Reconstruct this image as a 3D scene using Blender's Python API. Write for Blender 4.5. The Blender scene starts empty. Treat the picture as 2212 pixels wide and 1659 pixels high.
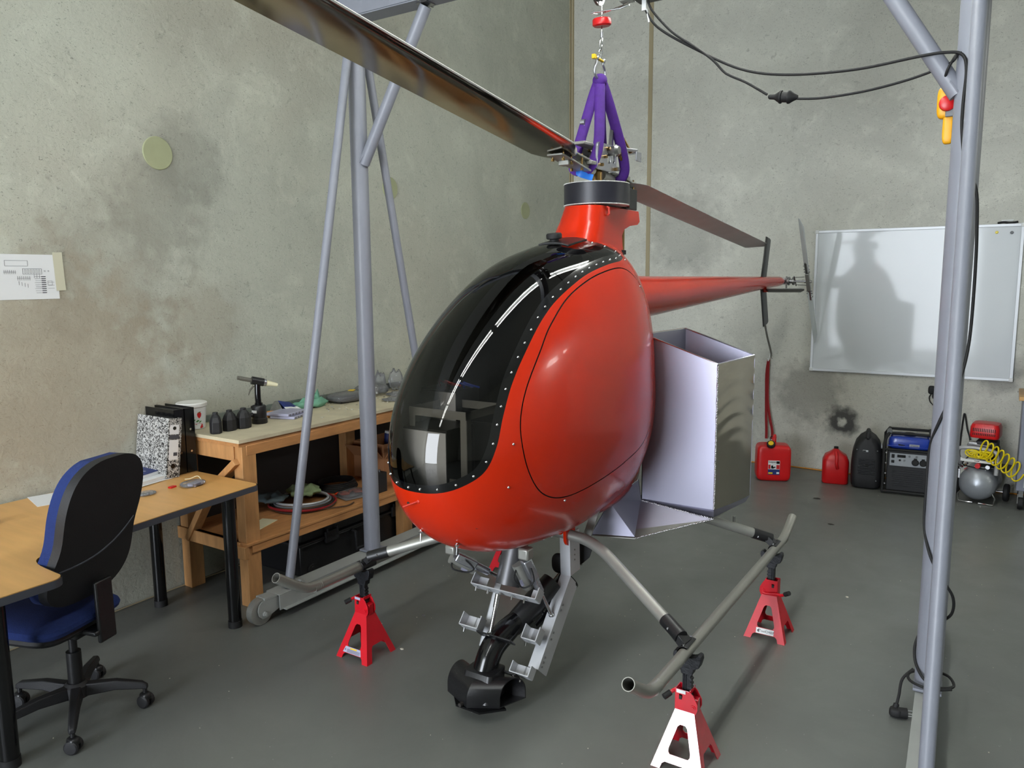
import bpy, math, random
import numpy as np
from mathutils import Vector, Matrix
from mathutils.geometry import tessellate_polygon
random.seed(7)
SC = bpy.context.scene
COL = SC.collection
PI = math.pi
# ------------------------------------------------------------------ materials
def lin(c):
    out = []
    for v in c[:3]:
        v = v / 255.0
        out.append(v / 12.92 if v <= .04045 else ((v + .055) / 1.055) ** 2.4)
    return (*out, 1.0)
MATS = {}
def mat(name, rgb, rough=.5, metal=0.0, var=0.0, vs=6.0, bump=0.0, bs=60.0, spec=.5, coat=0.0, rvar=0.0, stretch=None):
    if name in MATS: return MATS[name]
    m = bpy.data.materials.new(name); m.use_nodes = True
    nt = m.node_tree; b = nt.nodes['Principled BSDF']
    b.inputs['Base Color'].default_value = lin(rgb)
    b.inputs['Roughness'].default_value = rough
    b.inputs['Metallic'].default_value = metal
    b.inputs['Specular IOR Level'].default_value = spec
    b.inputs['Coat Weight'].default_value = coat
    b.inputs['Coat Roughness'].default_value = .06
    tc = mp = None
    def coords():
        nonlocal tc, mp
        if mp: return mp.outputs[0]
        tc = nt.nodes.new('ShaderNodeTexCoord'); mp = nt.nodes.new('ShaderNodeMapping')
        nt.links.new(tc.outputs['Object'], mp.inputs[0])
        if stretch: mp.inputs['Scale'].default_value = stretch
        return mp.outputs[0]
    if var > 0:
        n = nt.nodes.new('ShaderNodeTexNoise'); n.inputs['Scale'].default_value = vs; n.inputs['Detail'].default_value = 6
        nt.links.new(coords(), n.inputs['Vector'])
        r = nt.nodes.new('ShaderNodeMapRange'); r.inputs['From Min'].default_value = .3; r.inputs['From Max'].default_value = .7
        r.inputs['To Min'].default_value = 1 - var; r.inputs['To Max'].default_value = 1 + var
        nt.links.new(n.outputs['Fac'], r.inputs['Value'])
        mx = nt.nodes.new('ShaderNodeVectorMath'); mx.operation = 'SCALE'
        mx.inputs[0].default_value = lin(rgb)[:3]
        nt.links.new(r.outputs[0], mx.inputs['Scale']); nt.links.new(mx.outputs[0], b.inputs['Base Color'])
    if rvar > 0:
        n = nt.nodes.new('ShaderNodeTexNoise'); n.inputs['Scale'].default_value = vs * 1.7; n.inputs['Detail'].default_value = 4
        nt.links.new(coords(), n.inputs['Vector'])
        r = nt.nodes.new('ShaderNodeMapRange'); r.inputs['From Min'].default_value = .3; r.inputs['From Max'].default_value = .7
        r.inputs['To Min'].default_value = max(.02, rough - rvar); r.inputs['To Max'].default_value = rough + rvar
        nt.links.new(n.outputs['Fac'], r.inputs['Value']); nt.links.new(r.outputs[0], b.inputs['Roughness'])
    if bump > 0:
        n = nt.nodes.new('ShaderNodeTexNoise'); n.inputs['Scale'].default_value = bs; n.inputs['Detail'].default_value = 5
        nt.links.new(coords(), n.inputs['Vector'])
        bp = nt.nodes.new('ShaderNodeBump'); bp.inputs['Strength'].default_value = bump; bp.inputs['Distance'].default_value = .01
        nt.links.new(n.outputs['Fac'], bp.inputs['Height']); nt.links.new(bp.outputs[0], b.inputs['Normal'])
    MATS[name] = m
    return m
def N(nt, t, **kw):
    n = nt.nodes.new(t)
    for k, v in kw.items(): setattr(n, k, v)
    return n
def concrete(name, base, dark, stain, spots=(), floor=False):
    m = bpy.data.materials.new(name); m.use_nodes = True; nt = m.node_tree; L = nt.links.new
    b = nt.nodes['Principled BSDF']; tc = N(nt, 'ShaderNodeTexCoord'); P = tc.outputs['Object']
    def noise(sc, det=4, rough=.55, dist=0, vec=None):
        n = N(nt, 'ShaderNodeTexNoise'); n.inputs['Scale'].default_value = sc; n.inputs['Detail'].default_value = det
        n.inputs['Roughness'].default_value = rough; n.inputs['Distortion'].default_value = dist
        L(vec or P, n.inputs['Vector']); return n.outputs['Fac']
    def rng(v, a, c, lo=0.0, hi=1.0):
        r = N(nt, 'ShaderNodeMapRange'); r.inputs['From Min'].default_value = a; r.inputs['From Max'].default_value = c
        r.inputs['To Min'].default_value = lo; r.inputs['To Max'].default_value = hi; L(v, r.inputs['Value']); return r.outputs[0]
    def mix(f, a, c):
        x = N(nt, 'ShaderNodeMix', data_type='RGBA'); L(f, x.inputs[0])
        for s, i in ((a, 6), (c, 7)):
            if isinstance(s, tuple): x.inputs[i].default_value = lin(s)
            else: L(s, x.inputs[i])
        return x.outputs[2]
    def scale(v, k):
        x = N(nt, 'ShaderNodeMath', operation='MULTIPLY'); x.inputs[1].default_value = k; L(v, x.inputs[0]); return x.outputs[0]
    c = mix(rng(noise(.9, 6, .6, .6), .38, .66), base, dark)
    c = mix(scale(rng(noise(.45, 3, .5, .3), .5, .75), .55), c, stain)
    light = tuple(min(255, int(v * 1.13)) for v in base)
    if not floor:
        c = mix(scale(rng(noise(3.3, 5, .7, .5), .52, .72), .45), c, light)
        # trowel scratches and pits
        mp = N(nt, 'ShaderNodeMapping'); mp.inputs['Scale'].default_value = (1, 1, 1.8); L(P, mp.inputs[0])
        w = N(nt, 'ShaderNodeTexVoronoi'); w.feature = 'DISTANCE_TO_EDGE'; w.inputs['Scale'].default_value = 6; L(P, w.inputs['Vector'])
        dk = tuple(int(v * .5) for v in dark)
        c = mix(scale(rng(noise(48, 3, .6, 2.2, mp.outputs[0]), .60, .68), .6), c, dk)
        c = mix(scale(rng(noise(17, 5, .7, 1.0), .60, .72), .35), c, dk)
        c = mix(scale(rng(noise(48, 3, .6, 1.0), .62, .76), .4), c, light)
    else:
        c = mix(scale(rng(noise(60, 2, .5, .3), .74, .80), .5), c, tuple(min(255, int(v * 1.7)) for v in base))
        c = mix(scale(rng(noise(2.2, 6, .7, .8), .5, .8), .35), c, light)
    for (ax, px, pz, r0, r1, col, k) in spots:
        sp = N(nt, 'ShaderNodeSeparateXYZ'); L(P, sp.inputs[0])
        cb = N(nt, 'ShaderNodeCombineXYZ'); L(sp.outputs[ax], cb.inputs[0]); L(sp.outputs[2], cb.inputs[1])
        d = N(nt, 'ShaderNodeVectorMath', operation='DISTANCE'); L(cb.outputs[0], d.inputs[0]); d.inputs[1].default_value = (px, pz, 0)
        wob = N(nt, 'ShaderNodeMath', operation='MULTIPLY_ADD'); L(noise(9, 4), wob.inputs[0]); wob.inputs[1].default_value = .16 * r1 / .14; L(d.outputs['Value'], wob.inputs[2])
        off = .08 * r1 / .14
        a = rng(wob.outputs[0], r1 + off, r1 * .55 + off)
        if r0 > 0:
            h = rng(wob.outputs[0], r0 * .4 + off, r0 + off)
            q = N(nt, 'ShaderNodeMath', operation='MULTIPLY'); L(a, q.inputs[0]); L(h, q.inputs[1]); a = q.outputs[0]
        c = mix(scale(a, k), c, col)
    L(c, b.inputs['Base Color'])
    if floor:
        L(rng(noise(3.1, 5, .6, .4), .3, .7, .30, .46), b.inputs['Roughness'])
    else: b.inputs['Roughness'].default_value = .82
    bp = N(nt, 'ShaderNodeBump'); bp.inputs['Strength'].default_value =   .12 if floor else .7; bp.inputs['Distance'].default_value = .004
    L(noise(26, 5, .65, .8), bp.inputs['Height']); L(bp.outputs[0], b.inputs['Normal'])
    return m
def emit(name, rgb, k):
    m = bpy.data.materials.new(name); m.use_nodes = True; nt = m.node_tree
    b = nt.nodes['Principled BSDF']; b.inputs['Base Color'].default_value = lin(rgb)
    b.inputs['Emission Color'].default_value = lin(rgb); b.inputs['Emission Strength'].default_value = k
    return m
def film(name, rgb, rough=.02, ior=1.5, dirt=0.0):
    """thin transparent sheet: tinted see-through plus a fresnel gloss"""
    m = bpy.data.materials.new(name); m.use_nodes = True; nt = m.node_tree; nt.nodes.clear(); L = nt.links.new
    o = N(nt, 'ShaderNodeOutputMaterial'); mx = N(nt, 'ShaderNodeMixShader'); t = N(nt, 'ShaderNodeBsdfTransparent'); g = N(nt, 'ShaderNodeBsdfGlossy')
    f = N(nt, 'ShaderNodeFresnel'); f.inputs['IOR'].default_value = ior
    t.inputs[0].default_value = lin(rgb); g.inputs['Roughness'].default_value = rough
    L(f.outputs[0], mx.inputs[0]); L(t.outputs[0], mx.inputs[1]); L(g.outputs[0], mx.inputs[2])
    last = mx.outputs[0]
    if dirt > 0:
        d = N(nt, 'ShaderNodeBsdfDiffuse'); d.inputs[0].default_value = (.7, .7, .72, 1); m2 = N(nt, 'ShaderNodeMixShader'); m2.inputs[0].default_value = dirt
        L(last, m2.inputs[1]); L(d.outputs[0], m2.inputs[2]); last = m2.outputs[0]
    L(last, o.inputs[0]); MATS[name] = m
    return m
# ------------------------------------------------------------------ mesh building
class MB:
    def __init__(s): s.v = []; s.f = []
    def add(s, v, f):
        o = len(s.v); s.v += [tuple(p) for p in v]; s.f += [tuple(i + o for i in q) for q in f]; return s
    def box(s, c, d, rot=None):
        hx, hy, hz = d[0] / 2, d[1] / 2, d[2] / 2
        pts = [Vector((x, y, z)) for x in (-hx, hx) for y in (-hy, hy) for z in (-hz, hz)]
        if rot is not None:
            R = rot if isinstance(rot, Matrix) else Matrix.Rotation(rot, 3, 'Z'); pts = [R @ p for p in pts]
        c = Vector(c)
        return s.add([p + c for p in pts], [(0, 1, 3, 2), (4, 6, 7, 5), (0, 4, 5, 1), (2, 3, 7, 6), (0, 2, 6, 4), (1, 5, 7, 3)])
    def bar(s, a, b, w, h, up=(0, 0, 1)):
        a, b = Vector(a), Vector(b); d = b - a; y = d.normalized(); x = y.cross(Vector(up))
        if x.length < 1e-4: x = y.cross(Vector((1, 0, 0)))
        x.normalize(); z = x.cross(y); R = Matrix((x, y, z)).transposed()
        return s.box((a + b) / 2, (w, d.length, h), R)
    def cyl(s, a, b, r0, r1=None, n=18, cap=True):
        return s.tube([a, b], [r0, r0 if r1 is None else r1], n, cap=cap)
    def tube(s, pts, r, n=10, cap=True, closed=False, sq=1.0, up=None):
        pts = [Vector(p) for p in pts]; k = len(pts)
        if not isinstance(r, (list, tuple)): r = [r] * k
        tans = []
        for i in range(k):
            if closed: t = pts[(i + 1) % k] - pts[i - 1]
            else: t = pts[min(i + 1, k - 1)] - pts[max(i - 1, 0)]
            tans.append(t.normalized())
        t = tans[0]; u = Vector(up) if up else (Vector((0, 0, 1)) if abs(t.z) < .9 else Vector((1, 0, 0)))
        u = (u - t * u.dot(t)).normalized(); V = []
        for i in range(k):
            t = tans[i]; u = (u - t * u.dot(t)); u.normalize(); w = t.cross(u)
            for j in range(n):
                a = 2 * PI * j / n; V.append(pts[i] + u * (math.cos(a) * r[i]) + w * (math.sin(a) * r[i] * sq))
        F = []
        for i in range(k if closed else k - 1):
            o, p = i * n, ((i + 1) % k) * n
            for j in range(n): F.append((o + j, o + (j + 1) % n, p + (j + 1) % n, p + j))
        if cap and not closed: F.append(tuple(range(n - 1, -1, -1))); F.append(tuple((k - 1) * n + j for j in range(n)))
        return s.add(V, F)
    def pipe(s, pts, r, wall=.003, n=18):
        """open-ended hollow tube"""
        o = len(s.v); s.tube(pts, r, n, cap=False); m = len(s.v); s.tube(pts, r - wall, n, cap=False); e = len(s.v); k = len(pts)
        for j in range(n):
            s.f.append((o + j, m + j, m + (j + 1) % n, o + (j + 1) % n))
            q = (k - 1) * n; s.f.append((o + q + j, o + q + (j + 1) % n, m + q + (j + 1) % n, m + q + j))
        return s
    def lathe(s, prof, c, n=24, axis=(0, 0, 1), flat=1.0):
        c = Vector(c); a = Vector(axis).normalized(); u = Vector((1, 0, 0)) if abs(a.x) < .9 else Vector((0, 1, 0)); u = (u - a * u.dot(a)).normalized(); w = a.cross(u)
        V = [c + a * z + u * (math.cos(2 * PI * j / n) * r) + w * (math.sin(2 * PI * j / n) * r * flat) for r, z in prof for j in range(n)]
        F = [(i * n + j, i * n + (j + 1) % n, (i + 1) * n + (j + 1) % n, (i + 1) * n + j) for i in range(len(prof) - 1) for j in range(n)]
        if prof[0][0] > 1e-5: F.append(tuple(range(n - 1, -1, -1)))
        if prof[-1][0] > 1e-5: F.append(tuple((len(prof) - 1) * n + j for j in range(n)))
        return s.add(V, F)
    def sell(s, c, r, e=.5, n=24, m=16, rot=None, e2=None):
        """super-ellipsoid: a rounded box when e is small"""
        e2 = e if e2 is None else e2; P = lambda v, k: math.copysign(abs(v) ** k, v); V = []; c = Vector(c)
        for i in range(m + 1):
            a = -PI / 2 + PI * i / m
            for j in range(n):
                b = 2 * PI * j / n
                p = Vector((r[0] * P(math.cos(a), e2) * P(math.cos(b), e), r[1] * P(math.cos(a), e2) * P(math.sin(b), e), r[2] * P(math.sin(a), e2)))
                if rot is not None: p = rot @ p
                V.append(p + c)
        return s.add(V, [(i * n + j, i * n + (j + 1) % n, (i + 1) * n + (j + 1) % n, (i + 1) * n + j) for i in range(m) for j in range(n)])
    def loft(s, rings, cap=True):
        n = len(rings[0]); V = [p for r in rings for p in r]
        F = [(i * n + j, i * n + (j + 1) % n, (i + 1) * n + (j + 1) % n, (i + 1) * n + j) for i in range(len(rings) - 1) for j in range(n)]
        if cap: F += [tuple(range(n - 1, -1, -1)), tuple((len(rings) - 1) * n + j for j in range(n))]
        return s.add(V, F)
    def plate(s, outer, holes, o, ux, uy, t):
        """flat sheet with holes: 2-D outlines placed by origin and two axes, thickness t"""
        o, ux, uy = Vector(o), Vector(ux), Vector(uy); nz = ux.cross(uy).normalized() * t
        loops = [[Vector((x, y, 0)) for x, y in l] for l in [outer] + list(holes)]
        tri = tessellate_polygon(loops); flat = [p for l in loops for p in l]; k = len(flat)
        V = [o + ux * p.x + uy * p.y for p in flat]; V += [p + nz for p in V]
        F = [tuple(q) for q in tri] + [tuple(i + k for i in reversed(q)) for q in tri]; b = 0
        for l in loops:
            m = len(l)
            for i in range(m): F.append((b + i, b + (i + 1) % m, k + b + (i + 1) % m, k + b + i))
            b += m
        return s.add(V, F)
def rrect(w, h, r, n=4, cx=0, cy=0):
    out = []
    for (sx, sy, a0) in ((1, 1, 0), (-1, 1, 90), (-1, -1, 180), (1, -1, 270)):
        for i in range(n + 1):
            a = math.radians(a0 + 90 * i / n); out.append((cx + sx * (w / 2 - r) + r * math.cos(a), cy + sy * (h / 2 - r) + r * math.sin(a)))
    return out
def smooth_path(pts, n=8, closed=False):
    pts = [Vector(p) for p in pts]; k = len(pts); out = []
    for i in range(k if closed else k - 1):
        if closed: p0, p1, p2, p3 = pts[i - 1], pts[i], pts[(i + 1) % k], pts[(i + 2) % k]
        else: p0, p1, p2, p3 = pts[max(i - 1, 0)], pts[i], pts[i + 1], pts[min(i + 2, k - 1)]
        for j in range(n):
            t = j / n
            out.append(.5 * ((2 * p1) + (p2 - p0) * t + (2 * p0 - 5 * p1 + 4 * p2 - p3) * t * t + (3 * p1 - p0 - 3 * p2 + p3) * t ** 3))
    if not closed: out.append(pts[-1])
    return out
ROOT = {}
def thing(name, label, cat, loc=(0, 0, 0), rotz=0.0, group=None):
    o = bpy.data.objects.new(name, None); COL.objects.link(o); o.empty_display_size = .1
    o.location = loc; o.rotation_euler = (0, 0, rotz); o['label'] = label; o['category'] = cat
    if group: o['group'] = group
    ROOT[o] = (Matrix.Translation(Vector(loc)) @ Matrix.Rotation(rotz, 4, 'Z')).inverted()
    return o
def obj(name, mb, m, parent=None, smooth=35, bev=0.0, local=False, label=None, recalc=True):
    me = bpy.data.meshes.new(name)
    V = [Vector(p) for p in mb.v]
    if parent is not None:
        M = ROOT[parent]
        if not local: V = [M @ p for p in V]
    me.from_pydata([tuple(p) for p in V], [], mb.f); me.update()
    if recalc:
        import bmesh
        bm = bmesh.new(); bm.from_mesh(me); bmesh.ops.remove_doubles(bm, verts=bm.verts, dist=1e-6); bmesh.ops.recalc_face_normals(bm, faces=bm.faces); bm.to_mesh(me); bm.free()
    if smooth:
        me.polygons.foreach_set('use_smooth', [True] * len(me.polygons)); me.set_sharp_from_angle(angle=math.radians(smooth))
    o = bpy.data.objects.new(name, me); COL.objects.link(o)
    me.materials.append(MATS[m] if isinstance(m, str) else m)
    if bev:
        b = o.modifiers.new('Bevel', 'BEVEL'); b.width = bev; b.segments = 2; b.limit_method = 'ANGLE'; b.angle_limit = math.radians(40); b.harden_normals = False
    if parent is not None:
        o.parent = parent; ROOT[o] = ROOT[parent]
    if label: o['label'] = label
    return o
def solo(name, label, cat, mb, m, group=None, smooth=35, bev=0.0):
    P = np.array([tuple(p) for p in mb.v]); c = Vector(((P[:, 0].min() + P[:, 0].max()) / 2, (P[:, 1].min() + P[:, 1].max()) / 2, P[:, 2].min()))
    mb.v = [tuple(Vector(p) - c) for p in mb.v]
    o = obj(name, mb, m, None, smooth, bev); o.location = c; o['label'] = label; o['category'] = cat
    if group: o['group'] = group
    ROOT[o] = Matrix.Translation(c).inverted()
    return o
def struct(name, mb, m, **kw):
    o = obj(name, mb, m, None, **kw); o['kind'] = 'structure'; ROOT[o] = Matrix.Identity(4); return o
def text(name, s, size, m, parent, o, ux, uy, align='CENTER', ext=.0004, local=False, bold=0.0):
    cu = bpy.data.curves.new('lettering', 'FONT'); cu.body = s; cu.size = size; cu.align_x = align; cu.align_y = 'CENTER'; cu.extrude = ext; cu.offset = bold
    t = bpy.data.objects.new('lettering', cu); COL.objects.link(t)
    me0 = bpy.data.meshes.new_from_object(t.evaluated_get(bpy.context.evaluated_depsgraph_get()))
    ux, uy, o = Vector(ux).normalized(), Vector(uy).normalized(), Vector(o); uz = ux.cross(uy); mb = MB()
    mb.add([o + ux * v.co.x + uy * v.co.y + uz * v.co.z for v in me0.vertices], [tuple(p.vertices) for p in me0.polygons])
    bpy.data.objects.remove(t); bpy.data.curves.remove(cu); bpy.data.meshes.remove(me0)
    return obj(name, mb, m, parent, smooth=0, local=local, recalc=False)
# palette
mat('red_paint', (196, 38, 4), .24, 0, .05, 3, spec=.35, coat=.18)
mat('red_paint_matte', (186, 40, 20), .45, 0, .06, 8)
mat('dark_liner', (38, 34, 32), .8)
mat('black_band', (10, 10, 11), .15, coat=.3)
mat('black_plastic', (22, 22, 24), .38, bump=.05, bs=120)
mat('black_rubber', (17, 17, 18), .7)
mat('black_gloss', (12, 12, 14), .16)
mat('black_carbon', (20, 21, 20), .35, 0, .15, 30)
mat('belt_black', (30, 30, 40), .42)
mat('blade_alu', (198, 204, 204), .6, .0, .05, 8)
mat('bright_alu', (196, 198, 202), .42, .35, .05, 12)
mat('dark_steel', (96, 96, 98), .38, .7)
mat('aluminium', (186, 188, 196), .30, .92, .05, 5, rvar=.08)
mat('aluminium_sheet', (158, 157, 174), .40, .8, .03, 1.5, rvar=.05)
mat('aluminium_polished', (176, 170, 160), .12, 1.0, .06, 3, rvar=.05)
mat('aluminium_dull', (160, 160, 154), .42, .6, .06, 8)
mat('skid_tube', (158, 157, 150), .36, .6, .05, 10)
mat('steel', (160, 160, 160), .28, 1.0, .12, 20)
mat('steel_gold', (150, 122, 80), .25, 1.0)
mat('chrome', (205, 205, 208), .12, 1.0)
mat('crane_grey', (130, 133, 143), .42, 0, .04, 9, bump=.03, bs=90)
mat('crane_base', (146, 149, 146), .5, 0, .06, 7)
mat('stand_red', (198, 18, 34), .42, 0, .06, 12, spec=.35)
mat('stand_gloss_red', (205, 24, 44), .16, 0, .08, 20, spec=1.0, coat=1.0)
mat('cast_black', (24, 25, 30), .45, .2, .1, 60, bump=.2, bs=80)
mat('sling_purple', (72, 26, 128), .75, 0, .12, 40, bump=.15, bs=220)
mat('blue_tag', (40, 120, 220), .5)
mat('laminate', (208, 160, 96), .35, 0, .07, 4, stretch=(1, 7, 1))
mat('laminate_edge', (66, 69, 78), .45)
mat('timber', (182, 134, 84), .62, 0, .16, 7, bump=.08, bs=60, stretch=(5, 5, 1))
mat('timber_long', (180, 128, 78), .62, 0, .16, 7, bump=.08, bs=60, stretch=(6, 1, 6))
mat('plywood', (196, 186, 158), .7, 0, .10, 9)
mat('fabric_blue', (22, 42, 98), .95, 0, .10, 90, bump=.15, bs=300)
mat('chair_black', (24, 24, 27), .55, bump=.06, bs=150)
mat('white', (226, 228, 228), .5)
mat('paper', (222, 224, 226), .8)
mat('tape', (196, 194, 172), .4)
mat('ink', (70, 70, 76), .8)
mat('whiteboard', (206, 211, 214), .42, 0, .02, 1, coat=.4)
mat('frame_alu', (200, 203, 206), .4, .3)
mat('navy', (24, 44, 110), .5)
mat('yellow', (236, 196, 20), .45)
mat('hose_yellow', (232, 208, 24), .35)
mat('handle_yellow', (236, 168, 12), .45)
mat('red_plastic', (205, 22, 26), .34, 0, .05, 10)
mat('red_strap', (140, 18, 24), .8, bump=.1, bs=300)
mat('blue_paint', (26, 58, 160), .25, coat=.4)
mat('handle_silver', (176, 176, 176), .45, .2)
mat('tank_silver', (158, 162, 168), .36, .45, .04, 8)
mat('cabinet_grey', (132, 136, 150), .4)
mat('cardboard', (160, 112, 74), .85, 0, .08, 9)
mat('teal_cloth', (120, 176, 150), .9, bump=.2, bs=60)
mat('green_cloth', (118, 134, 96), .95, bump=.2, bs=80)
mat('slate_cloth', (78, 92, 96), .95, bump=.2, bs=80)
mat('lilac_plastic', (176, 176, 200), .25)
mat('foil', (170, 170, 172), .18, 1.0, .2, 30, bump=.8, bs=30)
mat('dust', (196, 192, 176), .8)
mat('basket', (200, 140, 70), .6)
mat('cream', (226, 220, 186), .4)
mat('green_ink', (70, 130, 60), .6)
mat('strawberry', (200, 30, 34), .5)
mat('sealant', (170, 158, 128), .8)
mat('lift_cap', (158, 162, 128), .7, 0, .05, 12)
mat('orange_cord', (214, 140, 30), .5)
mat('panel_grey', (150, 154, 158), .4, .3)
mat('brown', (70, 50, 36), .5)
mat('light_box', (238, 240, 242), .5)
mat('grey_plastic', (110, 113, 116), .5)
mat('orange_red', (230, 70, 30), .4)
mat('stained_glass', (90, 88, 80), .3)
mat('white_metal', (225, 225, 220), .4)
film('canopy_tint', (172, 168, 162), .015, 1.5)
film('clear_bag', (232, 234, 236), .12, 1.4, dirt=.16)
film('acrylic', (225, 232, 228), .05, 1.45, dirt=.08)
def marble():
    m = bpy.data.materials.new('marbled_card'); m.use_nodes = True; nt = m.node_tree; b = nt.nodes['Principled BSDF']; b.inputs['Roughness'].default_value = .6
    tc = N(nt, 'ShaderNodeTexCoord'); n = N(nt, 'ShaderNodeTexNoise'); n.inputs['Scale'].default_value = 55; n.inputs['Detail'].default_value = 4; n.inputs['Distortion'].default_value = 2.5
    r = N(nt, 'ShaderNodeValToRGB'); r.color_ramp.elements[0].position = .44; r.color_ramp.elements[0].color = (.012, .012, .012, 1); r.color_ramp.elements[1].position = .56; r.color_ramp.elements[1].color = (.55, .55, .53, 1)
    nt.links.new(tc.outputs['Object'], n.inputs['Vector']); nt.links.new(n.outputs['Fac'], r.inputs[0]); nt.links.new(r.outputs[0], b.inputs['Base Color']); MATS['marbled_card'] = m
marble()
# ------------------------------------------------------------------ room shell
WL = concrete('concrete_wall_left', (184, 187, 174), (168, 171, 159), (172, 162, 144), spots=[(1, -4.50, 2.42, 0, .30, (118, 118, 110), .42), (1, -4.68, 2.12, 0, .36, (122, 121, 112), .42), (1, -4.98, 1.78, 0, .46, (130, 127, 116), .42), (1, -5.25, 1.25, 0, .75, (140, 124, 102), .5), (1, -4.45, 1.50, 0, .30, (140, 130, 112), .35)])
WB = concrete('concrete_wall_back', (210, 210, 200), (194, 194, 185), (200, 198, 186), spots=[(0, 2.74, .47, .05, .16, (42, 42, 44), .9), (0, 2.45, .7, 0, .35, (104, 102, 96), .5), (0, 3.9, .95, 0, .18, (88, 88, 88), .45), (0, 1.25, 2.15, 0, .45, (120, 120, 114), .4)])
FL = concrete('painted_floor', (108, 111, 107), (100, 103, 100), (110, 110, 104), floor=True)
WO = concrete('concrete_wall_far', (184, 185, 176), (168, 170, 160), (174, 170, 156))
RX, RY, RH = 9.0, -12.5, 5.6
struct('floor', MB().box((RX / 2, RY / 2, -.05), (RX + .4, -RY + .4, .1)), FL, smooth=0)
struct('wall_left', MB().box((-.1, RY / 2, RH / 2), (.2, -RY, RH)), WL, smooth=0)
struct('wall_back', MB().box((RX / 2, .1, RH / 2), (RX + .4, .2, RH)), WB, smooth=0)
struct('wall_right', MB().box((RX + .1, RY / 2, RH / 2), (.2, -RY, RH)), WO, smooth=0)
struct('ceiling', MB().box((RX / 2, RY / 2, RH + .05), (RX + .4, -RY + .4, .1)), mat('ceiling_sheet', (205, 206, 202), .8), smooth=0)
fw = MB()   # front wall behind the photographer, with the roller-door opening
DX0, DX1, DZ = .3, 3.3, 3.5
fw.box((DX0 / 2, RY - .1, RH / 2), (DX0, .2, RH)); fw.box(((DX1 + RX) / 2, RY - .1, RH / 2), (RX - DX1, .2, RH)); fw.box(((DX0 + DX1) / 2, RY - .1, (DZ + RH) / 2), (DX1 - DX0, .2, RH - DZ))
struct('wall_front', fw, WO, smooth=0)
struct('trim_1', MB().box((.02, -.012, RH / 2), (.022, .024, RH)).box((.004, -.035, RH / 2), (.008, .012, RH)), 'sealant', smooth=0)
struct('trim_2', MB().box((.862, -.003, RH / 2), (.030, .006, RH)).box((.884, -.006, RH / 2), (.008, .012, RH)), 'sealant', smooth=0)
# lifting-point covers on the left wall
for (y, z, r, lb) in ((-4.672, 2.434, .088, 'round pale green cover on left wall, largest, nearest the drawing'), (-2.81, 2.416, .082, 'round pale green cover on left wall, seen between gantry braces'), (-.908, 2.38, .078, 'round pale green cover on left wall, smallest, close to the corner')):
    solo('wall_cover', lb, 'wall cover', MB().lathe([(r, 0), (r, .003), (r * .96, .006)], (0, y, z), 40, (1, 0, 0)), 'lift_cap')
# paper drawing taped to the wall
t = thing('wall_drawing', 'white sheet with wiring diagram taped to left wall', 'paper', (.001, -5.38, 1.66))
obj('sheet', MB().box((.002, -5.40, 1.774), (.0015, .300, .212)), 'paper', t, smooth=0)
obj('tape_strip', MB().box((.004, -5.243, 1.80), (.001, .045, .185), Matrix.Rotation(.03, 3, 'X')), 'tape', t, smooth=0)
ink = MB(); X = .0031
def iv(y, z, w, h): ink.box((X, y, z), (.0006, w, h))
def irect(y, z, w, h, k=.0012):
    iv(y, z + h / 2, w, k); iv(y, z - h / 2, w, k); iv(y - w / 2, z, k, h); iv(y + w / 2, z, k, h)
irect(-5.435, 1.838, .10, .025); irect(-5.367, 1.80, .085, .026)
for k in range(6): irect(-5.398 + k * .0125, 1.80, .006, .018, .0008)
for k in range(7): iv(-5.490 + k * .008, 1.797, .0012, .018); iv(-5.434 + k * .009, 1.768, .0012, .02)
iv(-5.466, 1.797, .055, .001); iv(-5.407, 1.768, .06, .001)
for k in range(4): iv(-5.43 + k * .013, 1.745 - .004 * k, .0012, .018)
for k in range(9): iv(-5.335, 1.775 - k * .0095, .05 - .004 * (k % 3), .0012); iv(-5.318, 1.775 - k * .0095, .02, .004)
for k in range(3): iv(-5.36 + k * .012, 1.778, .001, .02); iv(-5.285, 1.748 - k * .014, .03, .001)
irect(-5.29, 1.745, .02, .02, .0008); irect(-5.31, 1.802, .005, .006, .0008); irect(-5.293, 1.802, .005, .006, .0008)
obj('diagram_lines', ink, 'ink', t, smooth=0)
# whiteboard
t = thing('whiteboard', 'large white magnetic whiteboard with aluminium frame on back wall', 'whiteboard', (3.217, 0, .90))
obj('board', MB().box((3.217, -.012, 1.523), (1.50, .016, 1.20)), 'whiteboard', t, smooth=0)
fr = MB()
fr.box((3.217, -.014, 2.128), (1.53, .026, .022)); fr.box((3.217, -.014, .919), (1.53, .026, .022)); fr.box((2.463, -.014, 1.523), (.022, .026, 1.23)); fr.box((3.971, -.014, 1.523), (.022, .026, 1.23))
obj('frame', fr, 'frame_alu', t, bev=.002)
for (x, z) in ((2.463, 2.128), (3.971, 2.128), (2.463, .919), (3.971, .919)): obj('corner_cap', MB().box((x, -.016, z), (.03, .03, .03)), 'white', t, bev=.003)
solo('magnet', 'small yellow round magnet on whiteboard beside gantry post', 'magnet', MB().lathe([(.011, 0), (.011, .006), (.008, .010)], (3.80, -.020, 2.075), 16, (0, -1, 0)), 'hose_yellow')
solo('magnet', 'small grey round magnet near the top right of the whiteboard', 'magnet', MB().lathe([(.012, 0), (.012, .006), (.008, .010)], (3.90, -.020, 2.07), 16, (0, -1, 0)), 'grey_plastic')
t = thing('clip_holder', 'black clip with pen on top edge of whiteboard', 'clip', (3.86, -.014, 2.139))
obj('clip_body', MB().tube(smooth_path([(3.80, -.014, 2.147), (3.84, -.014, 2.152), (3.87, -.014, 2.146), (3.90, -.014, 2.146), (3.935, -.014, 2.152)], 4), .008, 8), 'black_plastic', t)
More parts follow.
